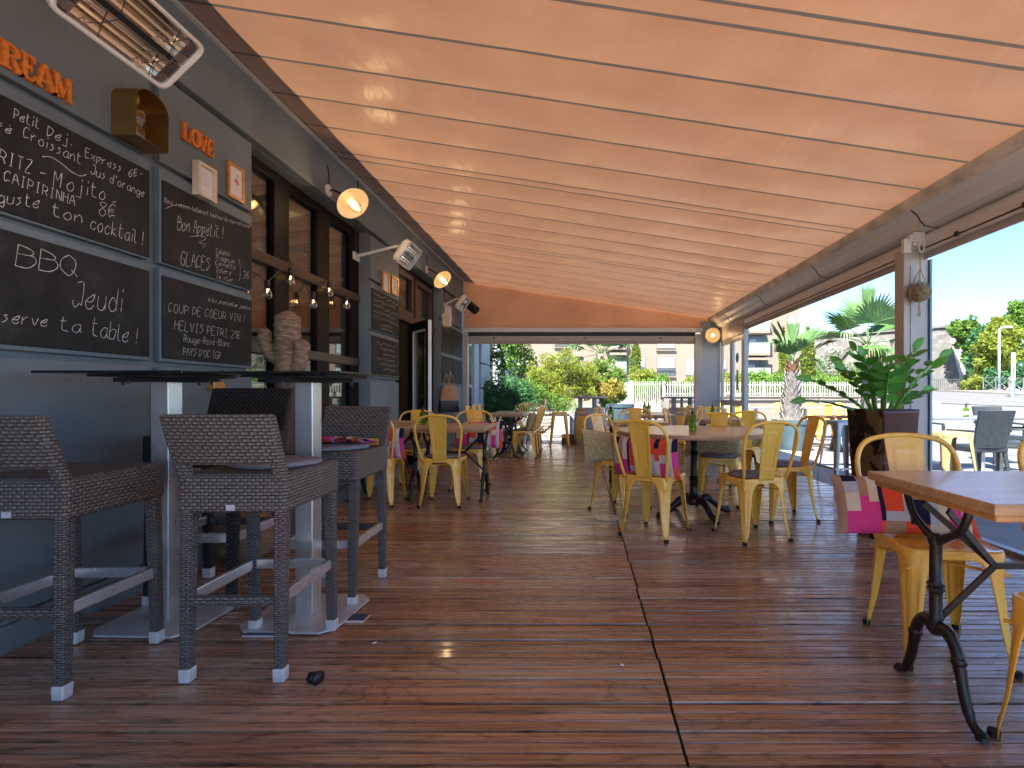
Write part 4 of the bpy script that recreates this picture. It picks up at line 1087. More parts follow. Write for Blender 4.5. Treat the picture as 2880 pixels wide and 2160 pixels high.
def write(mb, s, a, b, cap, wd=.0042, slant=.12, jit=.25):
    """handwriting from wall point a to wall point b (Y, z), capital height cap"""
    ya, za = a; yb, zb = b
    adv = [(.55 if c in "!.'1il:" else .6 if c == ' ' else 1.35 if c in 'mwMWQ@' else 1.0) for c in s]
    tot = sum(adv); L = yb-ya; cw = L/tot; x = 0
    for c, ad in zip(s, adv):
        for st in strokes(c):
            P = []
            for (u, v) in st:
                u2 = u/5*.86*min(1.0, 1.0)*cw*(1 if ad >= 1 else 1.0)+rt.uniform(-jit,jit)*cw*.06
                v2 = v/7*cap + rt.uniform(-jit,jit)*cap*.05
                yy = ya + x + u2 + slant*v2
                P.append((yy, za + (zb-za)*(yy-ya)/L + v2))
            ribbon(mb, P, wd)
        x += ad*cw
def pw(px, py, org=(0,0), sc=2.304):
    p = W(org[0]+px/sc, org[1]+py/sc, BX); return (p.y, p.z)
def chalkboard(label, y0, y1, z0, z1, lines, marks=(), group=None):
    t = thing('chalkboard', label, 'chalkboard', (XW, (y0+y1)/2, z0), 0, group or 'chalkboards on the facade')
    mb = MB(); mb.box(XW-.004, XW+.010, y0, y1, z0, z1); mb.build('panel', M['board'], t, world=True, bevel=.003)
    if lines or marks:
        mb = MB()
        for l in lines: write(mb, *l)
        for P, wd in marks: ribbon(mb, P, wd)
        mb.build('chalk_lettering', M['chalk'], t, world=True)
    return t
R1 = lambda x, y: pw(x, y); R2 = lambda x, y: pw(x, y, (0, 400))
chalkboard('large chalkboard with a petit dej express offer and cocktails', 1.45, 2.862, 1.785, 2.255, [
 ('Le',R1(-150,690),R1(-10,730),.035),('Petit',R1(88,765),R1(262,840),.044),('Dej.',R1(305,880),R1(480,950),.046),('Express',R1(552,1015),R1(795,1118),.043),('6€-',R1(832,1140),R1(930,1150),.042),
 ('Café',R1(-130,810),R1(85,870),.036),('Croissant',R1(150,890),R1(535,1070),.050),("Jus d'orange",R1(588,1125),R1(940,1280),.046),
 ('SPRITZ',R1(-130,1000),R1(215,1130),.055),('-',R1(245,1155),R1(310,1165),.06),('Mojito',R1(345,1205),R1(695,1300),.068),('-',R1(715,1335),R1(765,1335),.05),
 ('CAIPIRINHA',R1(25,1170),R1(490,1335),.045),('8€',R1(640,1392),R1(760,1415),.066),
 ('Déguste',R1(-140,1290),R1(265,1350),.052),('ton',R1(335,1395),R1(550,1450),.055),('cocktail !',R1(585,1480),R1(935,1590),.070)],
 [([R1(275,1015),R1(330,1018),R1(400,1060),R1(460,1110),R1(520,1140),R1(562,1130)],.004)])
chalkboard('large chalkboard announcing BBQ Jeudi, reserve ta table', 1.45, 2.862, 1.245, 1.712, [
 ('BBQ',R2(100,800),R2(560,880),.092),('Jeudi',R2(470,1065),R2(810,1100),.115),
 ('Réserve',R2(-130,1150),R2(320,1195),.052),('ta',R2(385,1218),R2(540,1235),.062),('table !',R2(590,1250),R2(900,1310),.085)])
chalkboard('chalkboard wishing Bon Appétit and listing ice creams as Glaces', 2.955, 3.752, 1.785, 2.245, [
 ('Nous sommes tellement heureux de vous retrouver',R2(1066,390),R2(1628,560),.030,.0026),('Bon Appétit !',R2(1148,565),R2(1450,625),.080,.004),
 ('GLACES',R2(1170,790),R2(1365,835),.080,.004),('Calippo',R2(1400,718),R2(1490,738),.032,.003),('Magnum',R2(1400,755),R2(1528,790),.032,.003),('Cornetto',R2(1396,795),R2(1528,825),.032,.003),('Solero',R2(1400,838),R2(1502,862),.034,.003),('Twister',R2(1400,880),R2(1515,910),.034,.003),
 ('3€',R2(1572,880),R2(1622,888),.052,.003)],
 [([R2(1072,430),R2(1130,408),R2(1200,414),R2(1262,440)],.003),([R2(1235,612),R2(1300,605),R2(1335,625),R2(1290,650),R2(1330,662),R2(1312,685)],.003),([R2(1545,755),R2(1556,800),R2(1556,850),R2(1553,898)],.003)])
chalkboard('chalkboard with Coup de coeur vin and prices below the ice cream board', 2.955, 3.752, 1.245, 1.710, [
 ('@ibis_montpellier_centre',R2(1350,1030),R2(1625,1088),.028,.0028),('COUP DE COEUR VIN !',R2(1090,1098),R2(1590,1168),.052,.0034),('HELVIS PETRI 21€',R2(1130,1212),R2(1560,1278),.054,.0034),
 ('Rouge-Rosé-Blanc',R2(1190,1292),R2(1495,1325),.044,.0032),("PAYS D'OC IGP",R2(1185,1378),R2(1435,1405),.046,.0032)])
def scrib(y0, y1, z):
    n = 26; return ([(y0+(y1-y0)*i/n, z+rt.uniform(-.016,.018)) for i in range(n+1)], .004)
chalkboard('chalkboard with five lines of small chalk writing before the open door', 5.915, 6.80, 1.785, 2.245, [], [scrib(5.95,6.75-.1*(i % 2),2.19-i*.065) for i in range(5)]+[scrib(6.2,6.55,1.86),scrib(6.15,6.6,1.82)])
chalkboard('chalkboard with smudged chalk writing before the open door, the lower one', 5.915, 6.80, 1.245, 1.710, [], [scrib(6.05+.1*(i % 3),6.72-.07*(i % 2),1.64-i*.06) for i in range(6)])
for y0, y1, z0, z1, lb in ((8.915,9.59,1.785,2.245,'upper grey chalkboard next to the hanging bags, door side'),(9.64,10.44,1.785,2.245,'upper grey chalkboard beside the end post'),(8.915,9.59,1.245,1.71,'lower grey chalkboard above the hanging bags'),(9.64,10.44,1.245,1.71,'lower grey chalkboard beside the end post')):
    chalkboard(lb, y0, y1, z0, z1, [], [scrib(y0+.1,y1-.1,z1-.06)] if z0 > 1.5 else [])

# ------------------------------------------------------------------ wooden letters
SER = .16
LP = {  # outlines on a unit cell: list of polygons (y, z)
 'L': [[(0,0),(.8,0),(.8,.3),(.68,.3),(.64,.1),(.36,.1),(.36,.9),(.48,.9),(.48,1),(0,1),(0,.9),(.12,.9),(.12,.1),(0,.1)]],
 'E': [[(0,0),(.8,0),(.8,.28),(.7,.28),(.66,.1),(.36,.1),(.36,.46),(.52,.46),(.52,.36),(.6,.36),(.6,.66),(.52,.66),(.52,.56),(.36,.56),(.36,.9),(.64,.9),(.68,.74),(.78,.74),(.78,1),(0,1),(0,.9),(.12,.9),(.12,.1),(0,.1)]],
 'R': [[(0,0),(.46,0),(.46,.1),(.36,.1),(.36,.46),(.44,.46),(.66,.06),(.72,0),(.98,0),(.98,.1),(.88,.1),(.68,.48),(.8,.58),(.82,.74),(.76,.92),(.6,1),(0,1),(0,.9),(.12,.9),(.12,.1),(0,.1)]],
 'A': [[(0,0),(.36,0),(.36,.1),(.27,.1),(.34,.27),(.62,.27),(.69,.1),(.6,.1),(.6,0),(1,0),(1,.1),(.93,.1),(.58,1),(.40,1),(.08,.1),(0,.1)]],
 'M': [[(0,0),(.36,0),(.36,.1),(.26,.1),(.26,.66),(.52,.06),(.6,.06),(.86,.68),(.86,.1),(.76,.1),(.76,0),(1.2,0),(1.2,.1),(1.1,.1),(1.1,.9),(1.2,.9),(1.2,1),(.86,1),(.62,.42),(.36,1),(0,1),(0,.9),(.12,.9),(.12,.1),(0,.1)]],
 'V': [[(.4,0),(.56,0),(.9,.9),(.98,.9),(.98,1),(.62,1),(.62,.9),(.72,.9),(.52,.3),(.32,.9),(.42,.9),(.42,1),(0,1),(0,.9),(.08,.9)]],
}
HOLES = {'R': [(.36,.55),(.36,.9),(.52,.9),(.6,.8),(.6,.65),(.52,.55)]}
def letter(mb, ch, y, z, h, w_):
    X0, X1 = XW+.001, XW+.019
    f = lambda p, k: ((X1, X0)[k], y+p[0]*w_, z+p[1]*h)
    if ch in ('O', 'D'):
        n = 24
        if ch == 'O': out = [(.5+.5*cos(2*pi*i/n), .5+.52*sin(2*pi*i/n)) for i in range(n)]; inn = [(.5+.24*cos(2*pi*i/n), .5+.36*sin(2*pi*i/n)) for i in range(n)]
        else:
            out = [(0+max(0, .9*cos(a)), .5+.5*sin(a)) for a in [radians(-90+180*i/(n-1)) for i in range(n)]]; inn = [(.26+max(0, .36*cos(a)), .5+.36*sin(a)) for a in [radians(-90+180*i/(n-1)) for i in range(n)]]
        R = []
        for P, x in ((out, X0), (out, X1), (inn, X1), (inn, X0), (out, X0)): R.append([(x, y+p[0]*w_, z+p[1]*h) for p in P])
        mb.rings(R, True, False)
    elif ch == 'R':
        P = LP['R'][0]
        # bowl left open: draw as stem, leg and a ring
        for q in ([(0,0),(.46,0),(.46,.1),(.36,.1),(.36,.9),(.36,1),(0,1),(0,.9),(.12,.9),(.12,.1),(0,.1)], [(.40,.5),(.60,.5),(.9,.1),(.98,.1),(.98,0),(.7,0)]): mb.prism(q, f)
        out = [(.36+.48*cos(a), .73+.27*sin(a)) for a in [radians(-90+180*i/12) for i in range(13)]]; inn = [(.36+.25*cos(a), .73+.17*sin(a)) for a in [radians(-90+180*i/12) for i in range(13)]]
        mb.prism(out+inn[::-1], f)
    elif ch == 'A':
        for q in ([(.40,1),(.58,1),(.93,.1),(1,.1),(1,0),(.6,0),(.6,.1),(.69,.1),(.47,.74),(.27,.1),(.36,.1),(.36,0),(0,0),(0,.1),(.08,.1)], [(.32,.26),(.64,.26),(.60,.36),(.35,.36)]): mb.prism(q, f)
    else: mb.prism(LP[ch][0], f)
def word(name, label, letters, group=None):
    t = thing('letter_sign', label, 'letter sign', (XW, letters[0][1], letters[0][2]))
    for ch, y, z, h, w_ in letters:
        mb = MB(); letter(mb, ch, y, z, h, w_); mb.build('letter', M['orange'], t, world=True)
a0 = lambda x, y: W(x/2.304, y/2.304, XW+.02)
t = None
L4 = []
for ch, x, y, x2 in (('D',-175,330,-20),('R',0,440,150),('E',140,500,250),('A',225,565,360),('M',350,640,478)):
    p = a0(x, y); q = a0(x2, y); L4.append((ch, p.y, 2.372, .108, (q.y-p.y)/(1.2 if ch == 'M' else .9)))
word('letter_sign', 'orange wooden letters spelling DREAM high on the facade', L4)
L4 = []
for ch, x, x2 in (('L',1188,1250),('O',1240,1305),('V',1292,1350),('E',1345,1398)):
    p = a0(x, 900); q = a0(x2, 900); L4.append((ch, p.y, 2.545, .104, (q.y-p.y)/.95))
word('letter_sign', 'orange wooden letters spelling LOVE above the small pictures', L4)

# ------------------------------------------------------------------ framed pictures
def picture(label, y0, y1, z0, z1, m, depth=.028, art='text'):
    t = thing('framed_picture', label, 'framed picture', (XW, (y0+y1)/2, z0), 0, 'small framed pictures on the facade')
    b = .02; mb = MB()
    for a, c, e, f in ((y0,y1,z0,z0+b),(y0,y1,z1-b,z1),(y0,y0+b,z0+b,z1-b),(y1-b,y1,z0+b,z1-b)): mb.box(XW+.001, XW+depth, a, c, e, f)
    mb.build('frame', m, t, world=True, bevel=.002)
    mb = MB(); mb.box(XW+.002, XW+depth*.55, y0+b, y1-b, z0+b, z1-b); mb.build('print', M['paper'], t, world=True)
    global BX
    keep = BX; BX = XW+depth*.55+.0012
    mb = MB(); yc, zc = (y0+y1)/2, (z0+z1)/2; H = z1-z0
    if art == 'flamingo':
        ribbon(mb, [(yc-.004,zc+.045),(yc+.012,zc+.055),(yc+.02,zc+.04),(yc+.004,zc+.025),(yc+.002,zc+.01)], .007)
        ribbon(mb, [(yc-.012,zc+.012),(yc+.01,zc+.008),(yc+.032,zc-.002)], .034); ribbon(mb, [(yc+.006,zc),(yc+.004,zc-.03),(yc+.008,zc-.062)], .003); ribbon(mb, [(yc+.012,zc),(yc+.02,zc-.03),(yc+.006,zc-.04)], .003)
        mb.build('flamingo_motif', M['pink'], t, world=True)
    else:
        for i in range(6): ribbon(mb, [(yc-.025-.008*(i % 2),zc+.045-i*.013),(yc+.02+.01*((i*7) % 3),zc+.045-i*.013)], .003)
        ribbon(mb, [(yc-.035,zc-.06),(yc,zc-.062),(yc+.02,zc-.06)], .003)
        mb.build('printed_lines', M['ink'], t, world=True)
    BX = keep
picture('pale wood framed text print below the LOVE letters', 3.185, 3.345, 2.253, 2.462, M['palewood'], .045)
picture('gold framed flamingo print below the end of the LOVE letters', 3.49, 3.66, 2.362, 2.598, M['gold'], .02, 'flamingo')
picture('slim gold framed print, the left of two before the open door', 6.20, 6.41, 2.27, 2.50, M['gold'], .035)
picture('gold framed print, the right of two before the open door', 6.50, 6.74, 2.29, 2.52, M['gold'], .03)
picture('white framed print on the last wall panel', 9.1, 9.5, 2.27, 2.62, M['offwhite'], .03)
picture('small wood framed print hanging low beside the white framed one', 8.95, 9.08, 2.20, 2.42, M['palewood'], .09)

# ------------------------------------------------------------------ brass arch lamp
t = thing('brass_wall_lamp', 'brass arched niche wall lamp with clear glass inside between the chalkboards', 'wall lamp', (XW, 2.75, 2.34))
y0, y1, z0, zs, zt = 2.638, 2.845, 2.345, 2.535, 2.612
arc = [(y0,z0),(y0,zs)]+[((y0+y1)/2-(y1-y0)/2*cos(pi*i/16), zs+(zt-zs)*sin(pi*i/16)) for i in range(1,16)]+[(y1,zs),(y1,z0)]
mb = MB(); R = [[(x, p[0], p[1]) for p in arc+[arc[0]]] for x in (XW, XW+.126)]
mb.rings(R, False, False); mb.build('shade', M['brass'], t, world=True, solid=.0025)
mb = MB(); mb.prism([p for p in arc], lambda p, k: (XW+.001+.003*k, p[0], p[1])); mb.build('back_plate', M['brass'], t, world=True)
mb = MB(); mb.lathe([(.028,0),(.034,.03),(.036,.06),(.022,.075),(.022,.085),(.036,.10),(.038,.15),(.02,.168)], (XW+.06, 2.72, 2.352), 18); mb.build('glass_globe', M['bulbglass'], t, smooth=True, world=True)
mb = MB(); mb.lathe([(.012,0),(.014,.05),(.01,.06)], (XW+.06, 2.72, 2.535), 12); mb.build('lamp_socket', M['brass'], t, smooth=True, world=True)

# ------------------------------------------------------------------ infrared heaters
def heater(label, c, length, width, ang, arm=True, yaw=0, az=-.06):
    t = thing('infrared_heater', label, 'heater', c, 0, 'infrared heaters under the awning')
    Mx = Matrix.Rotation(yaw,4,'Z') @ Matrix.Rotation(radians(ang), 4, 'Y')      # local z = face normal after turning; local y = length
    L, w_ = length/2, width/2
    def rr_(hl, hw, r, z): return [tuple(Mx @ Vector((p[0], p[1], z))) for p in [(a, b) for a, b, _ in rsq(hw, hl, r, 0, 5)]]
    mb = MB(); mb.rings([rr_(L*.8, w_*.75, .03, -.075), rr_(L*.97, w_*.96, .04, -.05), rr_(L, w_, .04, -.01), rr_(L, w_, .04, .006), rr_(L-.008, w_-.008, .035, .010), rr_(L-.016, w_-.016, .03, .006), rr_(L-.018, w_-.018, .03, -.03)], True, False)
    n = len(mb.v); mb.face(range(24)); mb.build('housing', M['offwhite'], t, smooth=True, autos=40)
    mb = MB(); mb.box(-w_+.016, w_-.016, -L+.016, L-.016, -.046, -.040, M=Mx); 
    for sy in (-1, 1):
        ya, yb = sorted((sy*(L-.017), sy*(L-.075)))
        for k in range(2):
            xa = -w_+.02+k*(w_-.02); mb.box(xa+.004, xa+w_-.026, ya, yb, -.035, -.004, M=Mx)
    mb.build('end_plate', mat('heater_end_plate', (.50,.50,.50), .25, .9) if 'heater_end_plate' not in bpy.data.materials else bpy.data.materials['heater_end_plate'], t)
    mb = MB()
    for sy in (-1, 1):
        for k in range(2):
            for q in range(6):
                x = (-w_+.03+k*(w_-.02))+q*.011; mb.box(x, x+.005, sy*(L-.046)-.022, sy*(L-.046)+.022, -.0035, -.0025, M=Mx)
    mb.build('vent_grille', M['black'], t)
    for s in (-1, 1):
        xc = s*w_*.47; rw = w_*.40; prof = [(xc-rw, -.004), (xc-rw*.8, -.022), (xc-rw*.35, -.036), (xc+rw*.35, -.036), (xc+rw*.8, -.022), (xc+rw, -.004)]
        mb = MB(); mb.rings([[tuple(Mx @ Vector((p[0], y, p[1]))) for p in prof] for y in (-L+.077, L-.077)], False, False); mb.build('reflector', M['chrome'], t, solid=.002)
        mb = MB(); mb.tube([Mx @ Vector((xc, -L+.07, -.014)), Mx @ Vector((xc, L-.07, -.014))], .006, 10); mb.build('tube_element', M['quartz'], t, smooth=True)
        mb = MB()
        for yk in (-L*.35, L*.55):
            mb.tube([Mx @ Vector((xc-rw, yk-.02, .0)), Mx @ Vector((xc, yk, -.004)), Mx @ Vector((xc+rw, yk+.02, .0))], .0018, 5); mb.tube([Mx @ Vector((xc-rw, yk+.03, .0)), Mx @ Vector((xc, yk, -.004)), Mx @ Vector((xc+rw*.6, yk-.04, .0))], .0018, 5)
        mb.build('guard_wire', M['darkmetal'], t)
    mb = MB(); mb.box(-.012, .012, -L+.08, L-.08, -.03, -.002, M=Mx); mb.build('divider', M['black'], t)
    if arm:
        b = Mx @ Vector((0, 0, -.07)); wx = XW - c[0]
        mb = MB(); mb.bar(b, (b.x-.06, b.y-.02, b.z+.06), .05, .05); mb.bar((b.x-.06,b.y-.02,b.z+.06), (wx+.0, b.y-.05, b.z+az), .018, .03); mb.box(wx, wx+.02, b.y-.12, b.y+.02, b.z+az-.04, b.z+az+.04)
        mb.build('bracket', M['greyalu'], t, bevel=.003)
        mb = MB(); mb.tube(spline([(wx+.02, b.y-.06, b.z+az+.01), (wx+.012, b.y-.06, b.z+.2+az*.5), (wx+.03, b.y-.05, cz(XW)-c[2]-.03)], 5), .006); mb.build('cable', M['black'], t, smooth=True)
    return t
heater('large white infrared heater with two tubes above the DREAM letters', (-1.80, 2.13, 2.52), .54, .275, 135, az=.30)
heater('white infrared heater above the panel between window and door', (-1.80, 5.55, 2.50), .42, .26, 125)
heater('white infrared heater in the far wall corner of the terrace', (-2.02, 9.15, 2.61), .42, .27, 125)
t = thing('cylinder_spotlight', 'black cylindrical spotlight beside the far heater', 'spotlight', (-2.10, 10.3, 2.72))
mb = MB(); mb.tube([(-.10,-.05,.10),(.09,-.14,-.06)], .085, 20); mb.build('body', M['black'], t, smooth=True, autos=50)
mb = MB(); mb.tube([(.09,-.14,-.06),(.094,-.142,-.063)], .068, 20); mb.build('lens', M['darkmetal'], t)

# ------------------------------------------------------------------ wall lamps
M['dish'] = mat('aged_enamel_dish', (.27,.23,.17), .35, var=.1)
def wall_lamp(label, base, head, aim, e):
    t = thing('wall_lamp', label, 'wall lamp', base, 0, 'enamel dish wall lamps with glass jars')
    b = Vector((0,0,0)); h = Vector(head)-Vector(base); a = Vector(aim).normalized()
    Q = a.to_track_quat('Z', 'Y').to_matrix().to_4x4(); T = Matrix.Translation(h) @ Q
    wd = Vector(base)
    out = Vector((1,0,0)) if abs(base[0]-XW) < .3 else Vector((0,-1,0))
    mb = MB(); mb.lathe([(.055,0),(.055,.012),(.04,.02)], (0,0,0), 20, Vector(out).to_track_quat('Z','Y').to_matrix().to_4x4()); mb.build('wall_plate', M['offwhite'], t, smooth=True, autos=40)
    mb = MB(); mb.tube(spline([b, b+out*.06, b.lerp(h, .55)+Vector((0,0,.03)), h-a*.10], 6), .009); mb.build('arm', M['darkmetal'], t, smooth=True)
    mb = MB(); mb.lathe([(.03,-.09),(.034,-.02),(.036,-.004)], seg=16, M=T); mb.build('lamp_socket', M['offwhite'], t, smooth=True)
    mb = MB(); mb.lathe([(.036,-.012),(.08,-.008),(.125,.014),(.147,.034),(.150,.034),(.128,.008),(.08,-.014),(.036,-.018)], seg=40, M=T, cap=False); mb.build('dish', M['dish'], t, smooth=True)
    mb = MB(); mb.lathe([(.048,0),(.052,.02),(.05,.10),(.04,.13),(.015,.145),(.001,.147)], seg=24, M=T, cap=False); mb.build('glass_jar', M['bulbglass'], t, smooth=True)
    mb = MB(); mb.lathe([(.012,.0),(.022,.02),(.032,.055),(.028,.08),(.012,.095),(.001,.097)], seg=16, M=T); mb.build('bulb', M['glow'], t, smooth=True)
    mb = MB(); mb.tube(spline([b+Vector((.008,.0,.05)), b+Vector((.008,0.01,.15)), b+Vector((.008,-.03,.22))],4), .005); mb.build('cable', M['black'], t, smooth=True)
    l = glow_light(t, Vector(base)+h+a*.17, e, .035)
wall_lamp('enamel dish wall lamp glowing above the big window', (-2.325, 4.85, 2.92), (-2.09, 4.80, 2.80), (.62,-.35,-.62), .5)
wall_lamp('enamel dish wall lamp glowing above the open door', (-2.325, 7.95, 2.93), (-2.08, 7.88, 2.78), (.62,-.35,-.62), .5)
wall_lamp('round enamel dish lamp glowing on the corner column', (2.62, 10.53, 2.24), (2.60, 10.36, 2.21), (-.05,-1,-.12), .2)

# ------------------------------------------------------------------ string of bulbs across the window
t = thing('string_lights', 'string of clear bulbs on a black cable across the big window', 'string lights', (-2.44, 4.6, 2.0))
def cp(px, py): p = W(px, py, -2.44); return Vector((p.x, p.y, p.z))
pts = [cp(700,757), cp(729,776), cp(752,790), cp(777,770), cp(807,745), cp(816,752), cp(845,790), cp(880,823), cp(905,800), cp(919,792), cp(930,802), cp(955,820), cp(974,832), cp(985,828)]
mb = MB(); mb.tube(spline(pts, 4), .0045, 6); mb.build('cable', M['black'], t, smooth=True, world=True)
for px, py in ((752,792),(817,757),(881,826),(926,794),(975,832)):
    p = cp(px, py)
    mb = MB(); mb.lathe([(.018,.005),(.02,-.02),(.018,-.05)], p, 12); so_ = mb.build('lamp_socket', M['black'], t, smooth=True, world=True)
    mb = MB(); mb.lathe([(.014,-.05),(.022,-.068),(.034,-.095),(.033,-.118),(.02,-.136),(.001,-.142)], p, 16); mb.build('bulb', M['bulbglass'], so_, smooth=True, world=True)
    mb = MB(); mb.tube([p+Vector((0,0,-.055)), p+Vector((.004,0,-.075)), p+Vector((-.004,0,-.085)), p+Vector((0,0,-.07))], .0022, 5); mb.build('filament', M['filament'], so_, world=True)

# ------------------------------------------------------------------ bags on a hook, floor light
t = thing('coat_hook', 'metal hook on the facade carrying two bags', 'hook', (XW, 8.98, 1.36))
mb = MB(); mb.tube(spline([(0,0,.06),(.06,-.01,.03),(.12,-.02,.0),(.15,-.02,.07)],4), .008); mb.box(0,.01,-.03,.03,0,.1); mb.build('hook', M['galv'], t)
for i, (y, lb, tl) in enumerate(((8.93,'tan and black leather shopping bag hanging nearest the door', .05),(9.08,'tan and black leather shopping bag hanging behind the other one', -.05))):
    t = thing('shopping_bag', lb, 'bag', (XW+.08+.05*i, y, .74), .5, 'bags hanging on the hook')
    mb = MB(); R = []
    for z, a, d in ((0,.13,.05),(.02,.135,.055),(.2,.13,.055)): R.append([(p[0]+tl*z, p[1], z) for p in rsq(a, d, .03, 0, 3)])
    mb.rings(R, True, False); mb.face(range(16)); mb.build('bottom', M['black'], t, smooth=True, autos=50)
    mb = MB(); R = []
    for z, a, d in ((.2,.131,.056),(.35,.12,.05),(.46,.08,.035)): R.append([(p[0]+tl*z, p[1], z) for p in rsq(a, d, .03, 0, 3)])
    mb.rings(R, True, False); mb.build('body', M['tan'], t, smooth=True)
    mb = MB(); mb.tube(spline([(-.07+tl*.45,0,.44),(-.03,0,.58),(0,0,.64),(.03,0,.58),(.07+tl*.45,0,.44)],5), .007); mb.build('strap', M['tan'], t, smooth=True)
t = thing('floor_light', 'round recessed floor light in the deck beside the round table', 'floor light', (.222, 4.44, .001))
mb = MB(); mb.lathe([(.112,0),(.112,.004),(.085,.005),(.085,.001)], seg=36); mb.build('ring', M['steel_plate'], t)
mb = MB(); mb.lathe([(.084,.001),(.084,.0035)], seg=36); mb.build('lens', M['offwhite'], t)
mb = MB(); mb.lathe([(.016,.0036),(.016,.0045)], (.035,.0,0), 10); mb.lathe([(.012,.0036),(.012,.0045)], (-.045,.0,0), 10); mb.build('screw', M['darkmetal'], t)
# fallen petals and crumbs on the deck
for i, (x, y) in enumerate(((-.62,4.05),(-.86,2.2),(.62,3.2),(-.1,3.4),(1.35,1.9),(.16,2.02))):
    mb = MB(); mb.lathe([(.004,0),(.009,.002),(.003,.005)], seg=6); o = mb.build('paper_scrap', M['paper']); o.location = (x, y, .002); o.scale = (1.3,.8,.8); o.rotation_euler = (0,0,i)
    tag(o, 'tiny pale scrap lying on the deck boards', 'scrap', 'tiny scraps on the deck')
# ------------------------------------------------------------------ plants: leaf clouds of many small faces
def leaves(mb, blobs, n, size, seed, asp=.45, up=.3, m=0, gap=.0):
    """n leaf-sized faces spread through soft blobs (x, y, z, rx, ry, rz)"""
    r = random.Random(seed); tot = sum((b[3]*b[4]*b[5])**.66 for b in blobs)
    for b in blobs:
        k = int(n*(b[3]*b[4]*b[5])**.66/tot)
        for _ in range(k):
            while True:
                p = Vector((r.uniform(-1,1), r.uniform(-1,1), r.uniform(-1,1)))
                q = p.length
                if q < 1 and r.random() < .25+.75*q*q: break
            c = Vector((b[0]+p.x*b[3], b[1]+p.y*b[4], b[2]+p.z*b[5]))
            d = Vector((r.gauss(0,1)+p.x*.6, r.gauss(0,1)+p.y*.6, r.gauss(0,1)+up)).normalized()
            s = d.cross(Vector((r.gauss(0,1), r.gauss(0,1), r.gauss(0,1)))).normalized()
            L = size*r.uniform(.6,1.35); w_ = L*asp
            a = c-d*L/2; e = c+d*L/2; nn = d.cross(s)*L*.08
            mb.quad(a, c+s*w_/2+nn, e, c-s*w_/2+nn, m)
def blobs_in(c, R, n, rad, seed, squash=1):
    r = random.Random(seed); out = []
    for _ in range(n):
        while True:
            p = Vector((r.uniform(-1,1), r.uniform(-1,1), r.uniform(-1,1)))
            if p.length < 1: break
        q = rad*r.uniform(.6,1.3); out.append((c[0]+p.x*R[0], c[1]+p.y*R[1], c[2]+p.z*R[2], q, q, q*squash))
    return out
def trunkset(mb, base, tips, r0, seed):
    r = random.Random(seed)
    for tip in tips:
        a = Vector(base); b = Vector(tip); m1 = a.lerp(b, .4)+Vector((r.uniform(-.05,.05), r.uniform(-.05,.05), 0))*(b-a).length
        P = spline([a, m1, b], 5); n = len(P)
        mb.tube(P, [max(.004, r0*(1-.85*i/(n-1))) for i in range(n)], 7)
def tree(name, label, cat, base, blobs, n, size, m, tips, r0, seed, bark='bark', group=None, asp=.45, extra=None):
    t = thing(name, label, cat, base, 0, group)
    mb = MB(); trunkset(mb, base, tips, r0, seed); mb.build('trunk', M[bark], t, smooth=True, world=True)
    mb = MB(); leaves(mb, blobs, n, size, seed, asp); mb.build('crown', M[m], t, world=True)
    if extra: 
        mb = MB(); leaves(mb, *extra[0]); mb.build('blossom', M[extra[1]], t, world=True)
    return t
def at(px, py, Y): return Vector(((px-VX)*Y/FPX, Y, CH+(VY-py)*Y/FPX))

# slender tree, dark bush, yellow green shrubs, oleander, palm behind the end of the deck
Y = 14.5
bl = []
for px, py, r in ((1405,985,.22),(1400,1010,.2),(1425,1000,.25),(1440,975,.28),(1455,960,.3),(1470,985,.28),(1480,1005,.25),(1450,1020,.28),(1425,1045,.22),(1455,1055,.22),(1490,1030,.2),(1475,1050,.2),(1440,940,.3),(1465,930,.3),(1410,960,.2),(1398,1040,.15)):
    p = at(px, py, Y); bl.append((p.x, p.y+random.uniform(-.4,.4), p.z, r, r, r*1.2))
g0 = at(1437, 1180, Y); tree('slender_tree', 'slender airy tree rising above the dark green bush', 'tree', (g0.x, Y, 0), bl, 3600, .10, 'leafmid', [at(1440,930,Y), at(1465,925,Y), at(1410,985,Y), at(1485,1010,Y)], .035, 3, 'barkgrey')
bl = []
Y = 12.8
for px, py, r in ((1375,1110,.30),(1400,1095,.34),(1430,1092,.34),(1455,1100,.34),(1480,1110,.28),(1385,1135,.32),(1420,1130,.38),(1460,1130,.36),(1370,1150,.26),(1490,1135,.28),(1440,1155,.4),(1400,1160,.35)):
    p = at(px, py, Y); bl.append((p.x, p.y, p.z, r, r, r))
tree('oleander_bush', 'dark green bushy oleander in front of the pale end facade', 'bush', (at(1425,0,Y).x, Y, 0), bl, 6500, .12, 'leafdark', [at(1400,1120,Y), at(1440,1100,Y), at(1470,1120,Y)], .03, 5, asp=.22)
Y = 14.0
def shrub(pts, Y, jit=.3):
    o = []
    for px, py, r in pts:
        p = at(px, py, Y); y_ = p.y+random.uniform(-jit,jit); o.append((p.x, y_, p.z, r*.78, r*.78, r*.78))
        for _ in range(4):
            a = random.uniform(0, 6.28); e = random.uniform(-.6, 1.3); q = r*random.uniform(.28,.5); o.append((p.x+r*.85*cos(a)*cos(e), y_+r*.85*sin(a)*cos(e), p.z+r*.85*sin(e), q, q, q*random.uniform(.7,1.2)))
    return o
bl = shrub(((1555,1045,.5),(1520,1060,.42),(1590,1050,.45),(1625,1055,.42),(1500,1090,.4),(1545,1085,.5),(1590,1090,.5),(1635,1090,.42),(1570,1020,.34),(1605,1020,.32),(1650,1050,.3),(1530,1115,.4),(1575,1125,.4),(1480,1110,.3)), Y)
